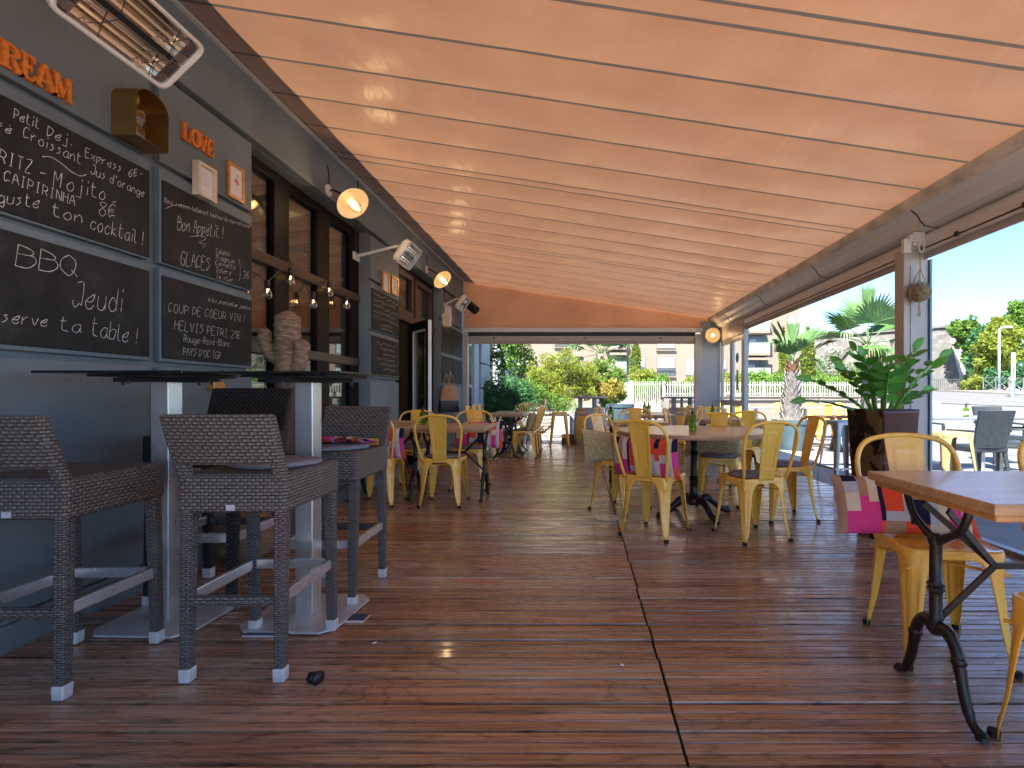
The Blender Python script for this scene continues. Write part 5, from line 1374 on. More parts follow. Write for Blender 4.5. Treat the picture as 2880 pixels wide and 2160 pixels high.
tree('bamboo_shrub', 'large bright yellow green feathery shrub behind the barrel table', 'shrub', (at(1575,0,Y).x, Y, 0), bl, 11000, .10, 'leafyellow', [at(1560,1020,Y), at(1520,1060,Y), at(1610,1040,Y), at(1590,1010,Y)], .03, 7, 'barkgrey', asp=.25)
bl = shrub(((1500,1095,.28),(1515,1115,.3),(1490,1125,.25),(1530,1130,.28),(1560,1140,.3),(1600,1145,.28)), 13.2)
tree('low_shrub', 'mid green low shrub in front of the bright yellow green one', 'shrub', (at(1520,0,13.2).x, 13.2, 0), bl, 3200, .07, 'leafmid', [at(1500,1100,13.2), at(1520,1110,13.2)], .02, 8, asp=.3)
Y = 15.5
bl = shrub(((1690,1040,.4),(1715,1045,.38),(1700,1070,.45),(1730,1070,.36),(1680,1065,.35),(1720,1090,.4),(1745,1055,.22),(1690,1095,.35)), Y)
tree('flowering_oleander', 'oleander with pale pink blossom left of the white gate', 'bush', (at(1705,0,Y).x, Y, 0), bl, 5200, .13, 'leafmid', [at(1700,1060,Y), at(1720,1050,Y)], .03, 9, asp=.2, extra=((bl, 230, .10, 4, .8), 'petal'))
bl = shrub(((1660,1085,.3),(1690,1095,.32),(1715,1100,.3),(1645,1105,.3),(1735,1095,.2)), 14.6)
tree('orange_shrub', 'orange tinged low hedge shrub right of the barrel table', 'shrub', (at(1690,0,14.6).x, 14.6, 0), bl, 3500, .085, 'leaforange', [at(1690,1095,14.6), at(1670,1095,14.6)], .02, 10)
bl = shrub(((1735,1120,.22),(1720,1130,.22),(1700,1130,.2),(1742,1100,.16),(1745,1080,.14)), 14.9)
tree('green_shrub', 'fresh green shrub between the orange shrub and the white gate', 'shrub', (at(1730,0,14.9).x, 14.9, 0), bl, 2200, .08, 'leafmid', [at(1735,1110,14.9)], .02, 11)

def fan_leaf(mb, base, tip, up, R, n=26, spread=200, droop=.25, m=0, wd=.035):
    """one fan palm leaf: stalk from base to tip, narrow folded segments round the tip"""
    base = Vector(base); tip = Vector(tip); d = (tip-base).normalized(); s = d.cross(Vector(up)).normalized(); u = s.cross(d).normalized()
    mb.tube([base, base.lerp(tip,.5)+u*.02, tip], [.014,.011,.008], 5, m=m)
    rr_ = random.Random(int(abs(tip.x*1000+tip.z*777)))
    for i in range(n):
        a = radians(-spread/2+spread*i/(n-1)); L = R*(.75+.25*cos(a*.55))*rr_.uniform(.9,1.08)
        v = d*cos(a)+s*sin(a); q = v.cross(u).normalized()
        w0 = wd*L/.6
        p1 = tip+v*L*.55+u*.03*L; p2 = tip+v*L*.85-Vector((0,0,droop*L*.25)); p3 = tip+v*L-Vector((0,0,droop*L*.75*rr_.uniform(.3,1.6)))
        mb.quad(tip, p1+q*w0, p2, p1+u*-.012, m); mb.quad(tip, p1-u*.012, p2, p1-q*w0, m)
        mb.quad(p1+q*w0, p3, p2, p2, m) if False else mb.quad(p1+q*w0*.9, p2+q*w0*.35, p3, p2-q*w0*.35, m)
        mb.quad(p1+q*w0*.9, p2-q*w0*.35, p1-q*w0*.9, p1-u*.012, m)
def palm(label, base, trunk_h, r0, r1, fronds, z0, lean=(0,0), scale=1, boots=170):
    t = thing('fan_palm', label, 'palm', base, 0, 'potted fan palms')
    H = trunk_h; mb = MB(); R = []
    ctr = lambda z: Vector((lean[0]*z/H, lean[1]*z/H, z0+z))
    for k in range(13):
        z = H*k/12; r = r0+(r1-r0)*(k/12)**.8
        R.append([ctr(z)+Vector((r*.86*cos(2*pi*j/18), r*.86*sin(2*pi*j/18), 0)) for j in range(18)])
    mb.rings(R); tk = mb.build('trunk', M['boot'], t, smooth=True)
    mb = MB(); r_ = random.Random(5); mb2 = MB()
    for i in range(boots):
        z = H*(i+.5)/boots*.98; a = i*2.39996; r = r0+(r1-r0)*(z/H)**.8; c = ctr(z)
        o = Vector((cos(a), sin(a), 0)); s = Vector((-o.y, o.x, 0)); wv = r*r_.uniform(.42,.55); hh = r*r_.uniform(.55,.8)
        dx = s*r_.uniform(-.3,.3)*hh
        b0 = c+o*r*.82-Vector((0,0,hh*.6)); tp = c+o*(r*1.10+.012)+Vector((0,0,hh))+dx
        P = [b0+s*wv, b0-s*wv, tp-s*wv*.35, tp+s*wv*.35]; Q = [p-o*.02 for p in P]
        (mb if z < H*.8 else mb2).hexa([Q[0],Q[1],P[1],P[0],Q[3],Q[2],P[2],P[3]])
    mb.build('leaf_boots', M['boot'], tk); mb2.build('fibre_boots', M['bootred'], tk)
    top = ctr(H)
    mb = MB(); md = MB()
    for az, el, L, R_, dry, spr, dr in fronds:
        d = Vector((cos(radians(az))*cos(radians(el)), sin(radians(az))*cos(radians(el)), sin(radians(el))))
        up = Vector((0,0,1)) if abs(el) < 75 else Vector((0,1,.2))
        fan_leaf(md if dry else mb, top-Vector((0,0,.02)), top+d*L, up, R_, spread=spr, droop=dr)
    mb.build('crown', M['leafpalm'], t)
    if md.v: md.build('dry_frond', M['leafdry'], t)
    return t
# potted palms on the plaza
def round_pot(label, x, y, h, r0, r1, m, rim=.03):
    t = thing('palm_pot', label, 'plant pot', (x, y, -.035))
    mb = MB(); mb.lathe([(r0,0),(r1-.015,h-.10),(r1-.015,h-.085),(r1,h-.08),(r1,h),(r1-.03,h),(r1-.035,h-.05)], seg=40, cap=False); mb.build('pot', m, t, smooth=True, autos=40)
    mb = MB(); r_ = random.Random(3)
    for i in range(240):
        a = r_.uniform(0, 2*pi); q = (r1-.06)*sqrt(r_.random()); s = r_.uniform(.02,.035)
        mb.lathe([(s*.5,-s*.5),(s,0),(s*.6,s*.5),(.001,s*.6)], (q*cos(a), q*sin(a), h-.03), 6, cap=False)
    tag(mb.build('pebbles', M['pebble'], t, smooth=True), kind='stuff'); return t
round_pot('blue grey round pot with white pebbles under the leaning open palm', 4.06, 10.1, .60, .27, .37, M['potblue'])
palm('fan palm with a thick scaly grey trunk growing in the blue grey pot', (4.04, 10.1, 0), 1.12, .20, .10,
 [(165,62,.28,.62,0,60,.1),(150,48,.2,.45,0,80,.3),(80,58,.25,.55,0,110,.2),(20,50,.38,.62,0,90,.2),(5,28,.45,.6,0,60,.3),(-10,30,.4,.62,1,26,.1),(215,55,.16,.38,0,130,.5),(300,60,.2,.4,0,110,.4),(60,82,.3,.5,0,34,.0),(340,5,.2,.4,0,70,.8),(172,70,.25,.6,1,16,.05)], .55, (.03,0), boots=150)
round_pot('tall grey pot half hidden behind the glazed planter', 4.93, 9.0, .50, .25, .33, M['grey'])
palm('fan palm with wide open fronds and a bare spear above the glazed planter', (4.93, 9.0, 0), 1.45, .13, .085,
 [(188,14,.42,.55,0,130,.35),(175,40,.4,.6,0,170,.15),(90,70,.42,.62,0,190,.1),(270,62,.4,.55,0,190,.15),(20,40,.36,.55,0,170,.2),(60,88,.38,.62,0,22,0),(350,10,.3,.5,0,120,.5),(240,-10,.25,.45,0,150,.6),(300,-20,.22,.4,0,150,.6),(150,-25,.16,.34,1,60,1.2),(30,-25,.16,.34,1,60,1.2),(280,-35,.14,.3,1,70,1.2)], .45, boots=120)
p = at(1690, 1000, 17.0)
t = palm('fan palm crown rising behind the flowering oleander', (p.x, 17.0, 0), p.z+.05, .16, .13, [(a, e, .55, .75, 0, 150, .35) for a, e in ((0,20),(35,35),(70,50),(110,45),(150,30),(185,15),(215,30),(250,25),(290,20),(325,35),(20,60),(160,62),(260,70),(10,-10),(170,-10))], 0, boots=60)
t['group'] = 'fan palms'
# glazed square planter with glossy plant
pl = thing('glazed_planter', 'tall square planter with peeling brown and oxblood glaze beside the middle post', 'planter', (2.225, 3.88, 0), radians(15))
def sq_ring(h, z, r=.03): return rsq(h, h, r, z, 4)
mb = MB(); R = [sq_ring(.125,0), sq_ring(.143,.3), sq_ring(.160,.6), sq_ring(.172,.90), sq_ring(.177,.925), sq_ring(.172,.935), sq_ring(.155,.93), sq_ring(.15,.86)]
mb.rings(R, True, False); n = len(mb.v); mb.face(range(20))
for i, f in enumerate(mb.f):
    c = sum((Vector(mb.v[k]) for k in f), Vector())/len(f)
    if c.y < -abs(c.x)*.98 and False: pass
    if c.x > 0 and abs(c.y) < abs(c.x): mb.m[i] = 0
    mb.m[i] = 1 if (c.y < 0 and abs(c.x) < abs(c.y)*1.02) else 0
mb.build('pot', [M['potbrown'], M['potred']], pl, smooth=True, autos=50)
mb = MB(); mb.box(-.152,.152,-.152,.152,.84,.88); mb.build('soil', M['soil'], pl)
zz = thing('zz_plant', 'glossy dark green plant with arching leafy stems in the glazed planter', 'plant', (2.225, 3.88, .88))
rz_ = random.Random(8)
def zz_stem(az, el, L, seed):
    d = Vector((cos(radians(az)), sin(radians(az)), 0)); P = []
    for i in range(13):
        u = i/12; e = radians(el)*(1) - u*u*radians(20)
        P.append((P[-1] if P else Vector((d.x*.05, d.y*.05, -.01))) + (d*cos(e)+Vector((0,0,sin(e))))*L/12)
    mbs = MB(); mbs.tube(P, [.013-.008*i/12 for i in range(13)], 7); st = mbs.build('stem', M['leafzz'], zz, smooth=True)
    mbl = MB()
    for i in range(4, 13):
        p = P[i]; alt = 1 if i % 2 else -1; tdir = (P[min(12,i+1)]-P[i-1]).normalized(); side = tdir.cross(Vector((0,0,1))).normalized(); upv = side.cross(tdir)
        for s in ((alt,) if i < 12 else (0,)):
            ld = (side*s*.95+tdir*.55+upv*.2).normalized() if s else tdir
            Lf = .122*rz_.uniform(.85,1.2)*(1 if i > 5 else .7); wv = ld.cross(upv if s else side).normalized(); wv = (wv if wv.length > .1 else side)
            nrm = ld.cross(wv).normalized(); n0 = len(mbl.v); rows = []
            for k in range(7):
                v = k/6; hw = .029*sin(pi*min(1, v**.8*.97+.02))**.75; c = p+ld*Lf*v-Vector((0,0,.02*v*v)); rows.append([c+wv*hw+nrm*.006, c, c-wv*hw+nrm*.006])
            mbl.rings(rows, False, False)
    mbl.build('leaves', M['leafzz'], st, smooth=True)
for az, el, L in ((178,38,.50),(168,22,.46),(186,62,.40),(200,80,.44),(150,68,.42),(110,78,.50),(60,74,.46),(20,68,.52),(5,55,.56),(12,40,.34),(-40,62,.40),(-70,75,.36),(-110,66,.38),(-20,80,.48),(250,72,.34)): zz_stem(az, el, L, 1)
# hanging moss ball on the middle post
hg = thing('hanging_moss_ball', 'coir ball plant hanging in jute twine on the middle post', 'hanging plant', (2.735, 4.25, 1.86))
mb = MB(); R = []
for k in range(11):
    a = -pi/2+pi*k/10; R.append([(.086*cos(a)*cos(2*pi*j/18)*(1+.05*sin(j*5+k)), .075*cos(a)*sin(2*pi*j/18), .072*sin(a)) for j in range(18)])
mb.rings(R, True, True); mb.build('ball', M['moss'], hg, smooth=True)
mb = MB()
for k in range(6):
    a = 2*pi*k/6; P = [(0,0,-.078),(.09*cos(a)*.8,.078*sin(a)*.8,-.045),(.091*cos(a+.3),.08*sin(a+.3),.01),(.06*cos(a),.05*sin(a),.07),(.01,0,.20)]
    mb.tube(spline(P,4), .0028, 5)
mb.tube(spline([(.01,0,.2),(.02,.02,.32),(.03,.05,.40),(.028,.066,.43)],4), .004, 5); mb.tube(spline([(.02,.02,.33),(.05,.03,.36),(.045,.05,.41)],4), .003, 5)
for k in range(7): mb.tube([(0,0,-.075),(.002*k-.006,.003*(k%3),-.10),(.004*k-.012,.003*(k%3),-.19)], .0022, 4)
mb.build('twine', M['twine'], hg)
mb = MB(); r_ = random.Random(2)
for k in range(60):
    a = r_.uniform(0,6.28); q = r_.uniform(.02,.07); b0 = Vector((q*cos(a), q*sin(a)*.8, .05)); mb.tube([b0, b0+Vector((r_.uniform(-.03,.03), r_.uniform(-.03,.03), r_.uniform(.02,.05)))], .0015, 4)
mb.build('dry_stems', M['barkgrey'], hg)

# ------------------------------------------------------------------ barrels, lounge chair, stools, box near the end
def barrel(label, x, y, rz=0):
    t = thing('barrel_table', label, 'barrel table', (x, y, -.035), rz, 'yellow and grey barrel tables')
    H = .80; mb = MB(); nb = 20; R = []
    for k in range(11):
        u = k/10; r = .27+.085*sin(pi*u)**.8; R.append([(r*cos(2*pi*j/(nb*2)), r*sin(2*pi*j/(nb*2)), H*u) for j in range(nb*2)])
    mb.rings(R); 
    for i in range(len(mb.f)-2): mb.m[i] = ((i % (nb*2))//4) % 2
    mb.build('barrel', [M['oldyellow'], M['grey']], t, smooth=True, autos=50)
    for z in (.05,.14,.66,.75):
        u = z/H; r = .27+.085*sin(pi*u)**.8+.003; mb = MB(); mb.rings([[(r_*cos(2*pi*j/40), r_*sin(2*pi*j/40), zz_) for j in range(40)] for r_, zz_ in ((r,z-.02),(r+.002,z-.02),(r+.002,z+.02),(r,z+.02))], True, False); mb.build('hoop', M['grey'], t, smooth=True, autos=40)
    for k in range(3):
        a = 2*pi*k/3+1.0; mb = MB(); mb.box(-.045,.045,-.03,.03,H,1.0, M=Matrix.Translation((.2*cos(a), .2*sin(a), 0)) @ Matrix.Rotation(a,4,'Z')); mb.build('support', M['grey'], t, bevel=.004)
    mb = MB(); mb.lathe([(.37,1.0),(.385,1.01),(.385,1.03),(.375,1.035)], seg=48); mb.build('tabletop', M['grey'], t, smooth=True, autos=40)
    return t
barrel('yellow and grey striped barrel table in front of the bright shrub', .20, 11.1)
barrel('yellow and grey striped barrel table partly behind the end frame post', 2.18, 11.3, .4)
bottle(.12, 11.05, 1.0, 0, 'pump bottle standing on the striped barrel table by the shrub', .9)
make_stool('metal_bar_stool', .69, M['yellow'], 'yellow metal bar stool between lounge chair and barrel table', -.42, 10.6, .1)
make_stool('metal_bar_stool', .74, M['galv'], 'bare grey metal bar stool outside beside the glazed planter', 3.05, 6.15, .1)
make_stool('metal_bar_stool', .66, M['paleyellow'], 'pale yellow metal stool seen through the glass screen', 3.78, 5.4, .05)
t = thing('wooden_crate', 'small brown wooden box on the pavers beside the striped barrel', 'box', (-.22, 11.4, -.035))
mb = MB(); mb.box(-.18,.18,-.14,.14,0,.2); mb.build('box_body', M['terracotta'], t, bevel=.006)
mb = MB(); mb.box(-.185,.185,-.145,.145,.2,.215); mb.build('lid', M['terracotta'], t, bevel=.004)
t = thing('string_lounge_chair', 'yellow string lounge chair with black legs beyond the dining tables', 'lounge chair', (-1.0, 11.3, -.035), radians(200))
rim = [(.40*cos(a), -.30*sin(a)*1.0+.0, .62-.26*sin(a)*-1.0) for a in [2*pi*k/40 for k in range(40)]]
rim = [(.42*cos(a), .38*sin(a), .60-.30*sin(a)) for a in [2*pi*k/40 for k in range(40)]]
ctr_ = Vector((0,.05,.30))
mb = MB(); mb.tube(rim+[rim[0]], .014, 8); mb.build('rim', M['yellow'], t, smooth=True)
mb = MB()
for k in range(40):
    p = Vector(rim[k]); q = ctr_+(p-ctr_)*.18; q.z = .27+.02*sin(k); mid = p.lerp(q,.5)-Vector((0,0,.07)); mb.tube(spline([p, mid, q],3), .009, 5)
mb.tube([ctr_+Vector((.08*cos(a), .07*sin(a), -.03)) for a in [2*pi*k/12 for k in range(13)]], .01, 6)
mb.build('string_seat', M['yellow'], t)
for sx, sy in ((-1,-1),(1,-1),(-1,1),(1,1)):
    mb = MB(); mb.tube([(sx*.16,.05+sy*.14,.33),(sx*.26,.05+sy*.30,0)], .008, 6); mb.build('leg', M['iron'], t)
# grey planters and the slatted vent box behind
t = thing('vent_box', 'low grey service box with white slatted vent behind the lounge chair', 'service box', (-.75, 12.6, -.035))
mb = MB(); mb.box(-.5,.5,-.2,.2,0,.62); mb.build('box_body', M['grey'], t, bevel=.01)
mb = MB(); mb.box(-.53,.53,-.23,.23,.62,.66); mb.build('top', M['bluealu'], t, bevel=.006)
mb = MB()
for k in range(6): mb.box(-.35,.35,-.212,-.20,.12+k*.075,.16+k*.075)
mb.build('vent_slats', M['white'], t)
round_pot('grey planter pot at the foot of the bright yellow green shrub', -.12, 13.0, .55, .2, .27, M['grey'])
round_pot('blue grey planter pot just right of the striped barrel by the shrub', .95, 12.6, .85, .25, .34, M['potblue'])
for o_ in [o for o in bpy.data.objects if o.name.startswith('palm_pot') and o.get('label','').find('planter pot') > 0]: o_.name = 'planter_pot'
# ------------------------------------------------------------------ outside tables and chairs
def wicker_chair(name='rattan_chair'):
    t = thing(name, '', 'rattan chair')
    mb = MB(); mb.box(-.225,.225,-.2,.25,.37,.44); mb.build('seat', M['wickerblue'], t, uv=True, bevel=.012)
    mb = MB(); R = []
    for k in range(9):
        u = -1+2*k/8; x = .215*u
        R.append([(x*.93,-.20-.02*(1-u*u),.43),(x,-.25-.02*(1-u*u),.66),(x*1.03,-.31-.02*(1-u*u),.88),(x*1.03,-.28-.02*(1-u*u),.885),(x,-.215-.02*(1-u*u),.66),(x*.93,-.165-.02*(1-u*u),.43)])
    mb.rings(R); mb.build('backrest', M['wickerblue'], t, uv=True)
    for sx in (-1,1):
        for sy in (-1,1):
            mb = MB(); taper(mb, (sx*.2,sy*.22+(-.03 if sy < 0 else .0),0), (sx*.2,sy*.19+.02,.38), .036, .042); mb.build('leg', M['wickerblue'], t, uv=True, bevel=.006)
        mb = MB(); mb.bar((sx*.235,-.22,.63),(sx*.235,.2,.62),.045,.025); mb.bar((sx*.225,.2,.40),(sx*.235,.2,.61),.035,.035, up=(0,1,0)); mb.build('armrest', M['wickerblue'], t, uv=True, bevel=.008)
    return t
rc0 = wicker_chair(); ru = []
GZ = -.035
for x, y, rz, lb in ((4.98,6.6,.05,'slate rattan armchair with its back to the viewer outside the glass screen'),(4.25,7.55,-1.9,'slate rattan armchair at the left end of the outside table behind the glass'),(5.35,8.3,pi+.1,'slate rattan armchair facing the viewer on the far side of the outside table'),(6.6,8.3,pi-.1,'slate rattan armchair facing the viewer, farther right beyond the outside table'),(5.85,7.0,1.0,'slate rattan armchair turned inward at the right end of the outside table')):
    place(rc0, ru, (x, y, GZ), rz, lb, 'slate rattan armchairs outside')
def ped_table(label, x, y, lx, ly, m=None, group='grey outdoor tables'):
    t = thing('outdoor_table', label, 'table', (x, y, GZ), 0, group)
    mb = MB(); mb.box(-lx,lx,-ly,ly,.735,.765); mb.build('tabletop', m or M['galv'], t, bevel=.006)
    for sx in (-1,1):
        mb = MB(); mb.lathe([(.045,.02),(.045,.735)], (sx*lx*.55,0,0), 14); mb.build('column', M['galv'], t, smooth=True, autos=40)
        mb = MB(); mb.lathe([(.24,0),(.24,.012),(.06,.03)], (sx*lx*.55,0,0), 28); mb.build('base_plate', M['steel_plate'], t, smooth=True, autos=40)
    return t
ped_table('long grey outdoor table between the slate rattan armchairs', 5.15, 7.45, .95, .38)
bottle(4.78, 7.6, .765+GZ, 0, 'green pump bottle on the left of the long outdoor table', 1.0)
bottle(5.35, 7.3, .765+GZ, 0, 'pump bottle in the middle of the long outdoor table', 1.0)
ped_table('grey outdoor table in the row of yellow chairs left of the palm trunk', 3.95, 13.0, .7, .35)
ped_table('grey outdoor table in the row of yellow chairs right of the palm trunk', 6.1, 13.0, 1.0, .35)
for x, y, rz, lb in ((3.7,13.6,pi,'far left'),(4.25,13.6,pi,'far second'),(3.55,12.35,.2,'near left'),(5.25,13.6,pi,'far third'),(5.75,12.3,-.3,'near middle'),(6.05,13.6,pi,'far fourth'),(6.75,13.55,pi,'far fifth'),(6.55,12.35,.1,'near right')):
    chair(x, y, rz, 'yellow metal chair outside by the stone wall, %s in the row' % lb, 'yellow chairs at the outdoor row of tables', z=GZ)
t = thing('picnic_bench', 'reddish brown wooden bench seen between the rattan armchairs', 'bench', (5.6, 10.2, GZ))
mb = MB(); mb.box(-.9,.9,-.2,.2,.62,.67); mb.build('seat', M['terracotta'], t, bevel=.005)
for s in (-1,1):
    mb = MB(); mb.bar((s*.65,-.18,0),(s*.65,.16,.62),.08,.05); mb.bar((s*.65,.18,0),(s*.65,-.16,.62),.079,.05); mb.build('leg', M['terracotta'], t)

# ------------------------------------------------------------------ stone wall with white picket fence
YF = 22.0
fw = thing('boundary_wall', 'pale stone boundary wall with recessed panels below the picket fence', 'wall', (8, YF, 0))
mb = MB(); mb.box(3.45, 13.4, YF+.05, YF+.35, -.1, .93); mb.build('wall_body', M['stone'], fw, world=True)
mb = MB(); x = 3.5; k = 0
while x < 13.2:
    mb.box(x, x+.22, YF-.03, YF+.06, -.1, .93); mb.box(x+.215, x+1.6, YF-.02, YF+.06, .80, .93); mb.box(x+.215, x+1.6, YF-.02, YF+.06, -.1, .12); x += 1.62
mb.build('pier_frame', M['stone'], fw, world=True, bevel=.01)
mb = MB(); mb.box(3.42, 13.4, YF-.06, YF+.4, .93, .985); mb.build('coping', M['stone'], fw, world=True, bevel=.01)
mb = MB(); mb.box(1.55, 3.4, YF+.02, YF+.35, -.1, .52); mb.build('low_wall', M['fence'], fw, world=True)
def pickets(name, label, x0, x1, z0, z1, step=.105, posts=()):
    t = thing(name, label, 'fence', ((x0+x1)/2, YF, z0))
    mb = MB(); n = int((x1-x0)/step)
    for i in range(n+1):
        x = x0+i*step; mb.box(x-.019, x+.019, YF+.13, YF+.15, z0, z1)
    mb.build('pickets', M['fence'], t, world=True)
    mb = MB(); mb.box(x0, x1, YF+.15, YF+.18, z0+.08, z0+.12); mb.box(x0, x1, YF+.1501, YF+.18, z1-.14, z1-.10); mb.build('rail', M['fence'], t, world=True)
    for px in posts:
        mb = MB(); mb.box(px-.05, px+.05, YF+.1, YF+.2, z0, z1+.03); mb.build('post', M['fence'], t, world=True, bevel=.005)
pickets('picket_fence', 'white picket fence on top of the stone boundary wall', 3.46, 13.3, .985, 1.58, posts=(3.5, 7.7, 11.9))
pickets('picket_fence', 'taller white picket fence standing on the low white wall', 2.15, 3.40, .52, 1.60, .085, posts=(2.16,))
pickets('picket_gate', 'white barred gate at the left end of the picket fence', 1.60, 2.06, .30, 1.58, .07, posts=(1.58, 2.08))
# garden greenery behind the fence
def hedge(name, label, cat, pts, Y, n, size, m, seed, asp=.4, tipn=2, base=None):
    bl = shrub(pts, Y, .5); px = sum(p[0] for p in pts)/len(pts); b = at(px, 1110, Y)
    return tree(name, label, cat, (b.x, Y, tz(b.x, Y)), bl, n, size, m, [(bl[i][0], Y, bl[i][2]) for i in range(min(tipn, len(bl)))], .05, seed, asp=asp)
hedge('garden_shrub', 'green shrub pushing through the tall white pickets', 'shrub', ((1845,1085,.5),(1860,1095,.45),(1840,1105,.4),(1865,1075,.3)), 23, 2200, .16, 'leafmid', 21)
hedge('garden_shrub', 'pale yellow shrub behind the tall picket fence right of the narrow cypress', 'shrub', ((1800,1060,.5),(1820,1070,.5),(1835,1075,.45),(1790,1080,.45),(1815,1090,.5)), 25, 2600, .16, 'leafyellow', 22)
hedge('garden_shrub', 'yellow green shrub behind the fence beside the corner column', 'shrub', ((1945,1085,.45),(1960,1080,.45),(1935,1095,.4),(1985,1078,.45),(2010,1080,.5),(2040,1080,.5),(2070,1085,.5)), 24, 3500, .15, 'leafyellow', 23)
hedge('garden_shrub', 'long low hedge seen through the white pickets right of the corner column', 'hedge', tuple((2100+i*17, 1092+(i*5) % 7, .55) for i in range(24)), 24, 7000, .15, 'leafmid', 51)
hedge('garden_shrub', 'green hedge seen through the tall white pickets', 'hedge', tuple((1770+i*16, 1098+(i*5) % 9, .5) for i in range(12)), 24, 4200, .15, 'leafmid', 52)
hedge('garden_shrub', 'low green hedge behind the fence in front of the apartment house', 'hedge', tuple((2110+i*13, 1075+(i*7) % 9, .5) for i in range(9)), 25, 4500, .16, 'leafmid', 24)
Y = 34
def cyp(label, px, py0, py1, wpx, Y, n, seed, m='leafcypress'):
    a = at(px, py1, Y); k = 14; bl = []; r = random.Random(seed)
    for i in range(k):
        u = i/(k-1); py = py1+(py0-py1)*u; w_ = wpx*Y/FPX/2*(sin(pi*min(.97,(u*.8+.2))))**.7
        p = at(px, py, Y); bl.append((p.x+r.uniform(-.15,.15)*w_, Y, p.z, w_*.8, w_*.8, abs(py0-py1)*Y/FPX/k*1.1))
    tree('cypress', label, 'cypress', (a.x, Y, tz(a.x, Y)-.2), bl, n, .28, m, [(a.x, Y, at(px, py0+20, Y).z)], .12, seed, asp=.3)
cyp('narrow bright green cypress in front of the apartment house windows', 1788, 955, 1080, 36, 30, 4200, 31)
cyp('broad bright green cypress just right of the potted palm crown', 2272, 928, 1082, 50, 34, 6500, 32)
cyp('slimmer cypress with a bare tip behind the potted palm crown', 2204, 930, 1082, 32, 33, 4000, 33)
t = cyp('bright green cypress in front of the fort wall left of the middle post', 2526, 940, 1085, 26, 45, 3500, 34)
hedge('olive_shrub', 'pale grey green olive shrub in front of the fort wall', 'shrub', ((2320,1040,1.1),(2345,1020,1.0),(2370,1045,1.2),(2310,1065,1.0),(2350,1065,1.2),(2390,1050,1.0),(2335,1000,.7)), 42, 5200, .26, 'leafolive', 35, .3)
hedge('olive_shrub', 'darker olive shrub behind the fence right of the palm trunk', 'shrub', ((2300,1075,.7),(2330,1078,.7),(2360,1075,.8),(2395,1070,.8),(2420,1075,.7)), 36, 3600, .22, 'leafmid', 36, .3)
hedge('yellow_shrub', 'bright yellow green shrub behind the fence left of the planter leaves', 'shrub', ((2395,1068,.45),(2410,1072,.45),(2425,1070,.4)), 30, 1600, .16, 'leafyellow', 37)

# ------------------------------------------------------------------ apartment house
YA = 50.0
ap = thing('apartment_house', 'cream apartment house with white shutters and glass balconies behind the fence', 'building', (4, YA, 0))
mb = MB(); mb.box(-16, 20.9, YA+.3, YA+12, -.2, 19); mb.build('wall', M['facade'], ap, world=True)
def awin(px0, px1, py0, py1, kind):
    a = at(px0, py0, YA); b = at(px1, py1, YA); x0, x1, z1, z0 = a.x, b.x, a.z, b.z
    if kind == 'balcony':
        mb = MB(); mb.box(x0, x1, YA+.24, YA+.29, z0, z1); w_ = mb.build('window', M['darkwin'], ap, world=True)
        mb = MB(); mb.box(x0+.1, x0+(x1-x0)*.45, YA+.2, YA+.24, z0+.05, z1-.4); mb.box(x0+(x1-x0)*.5, x1-.15, YA+.2, YA+.24, z0+.05, z1-.7); mb.build('curtain', M['shutter'], w_, world=True)
        mb = MB(); mb.box(x0-.3, x1+.1, YA-.9, YA+.3, z0-.25, z0-.02); bl_ = mb.build('balcony', M['facade'], ap, world=True)
        mb = MB(); mb.box(x0-.3, x1+.1, YA-.85, YA+.3, z1, z1+.22); mb.build('balcony_roof', M['facade'], ap, world=True)
        mb = MB(); mb.box(x0-.28, x1+.08, YA-.88, YA-.84, z0, z0+.95); mb.build('glass_rail', M['greenglass'], bl_, world=True)
        mb = MB(); mb.box(x0-.3, x1+.1, YA-.9, YA-.82, z0+.95, z0+1.02); mb.build('rail', M['darkrail'], bl_, world=True)
    else:
        mb = MB(); mb.box(x0, x1, YA+.22, YA+.29, z0, z1); w_ = mb.build('window', M['darkwin'], ap, world=True)
        zs = z0+(z1-z0)*(.42 if kind == 'half' else .12 if kind == 'closed' else .3)
        mb = MB(); mb.box(x0+.04, x1-.04, YA+.17, YA+.22, zs, z1-.05); mb.build('shutter', M['shutter'], w_, world=True)
        mb = MB(); mb.box(x0-.05, x1+.05, YA+.12, YA+.3, z0-.1, z0-.002); mb.build('sill', M['facade'], w_, world=True)
        mb = MB(); xm = (x0+x1)/2; mb.box(xm-.03, xm+.03, YA+.15, YA+.218, z0, zs); mb.box(x0, x1, YA+.10, YA+.15, z0+(zs-z0)*.75, z0+(zs-z0)*.75+.06); mb.box(x0, x1, YA+.101, YA+.149, z0+.05, z0+.2); mb.build('frame', M['darkrail'], w_, world=True)
for args in ((1848,1901,1003,1058,'half'),(1848,1901,962,983,'closed'),(1931,1975,1007,1060,'closed'),(1722,1757,1000,1046,'balcony'),(1712,1757,940,978,'balcony'),(1800,1815,1003,1053,'half'),(2100,2156,1014,1064,'balcony'),(2108,2154,942,994,'balcony'),(2108,2154,880,932,'balcony'),(2219,2238,887,924,'shut'),(2229,2238,950,985,'shut'),(2030,2045,1010,1056,'half'),(2085,2098,900,935,'closed'),(1560,1600,1000,1050,'half'),(1450,1490,1000,1050,'half'),(1560,1600,930,975,'half'),(2219,2238,820,858,'shut')): awin(*args)
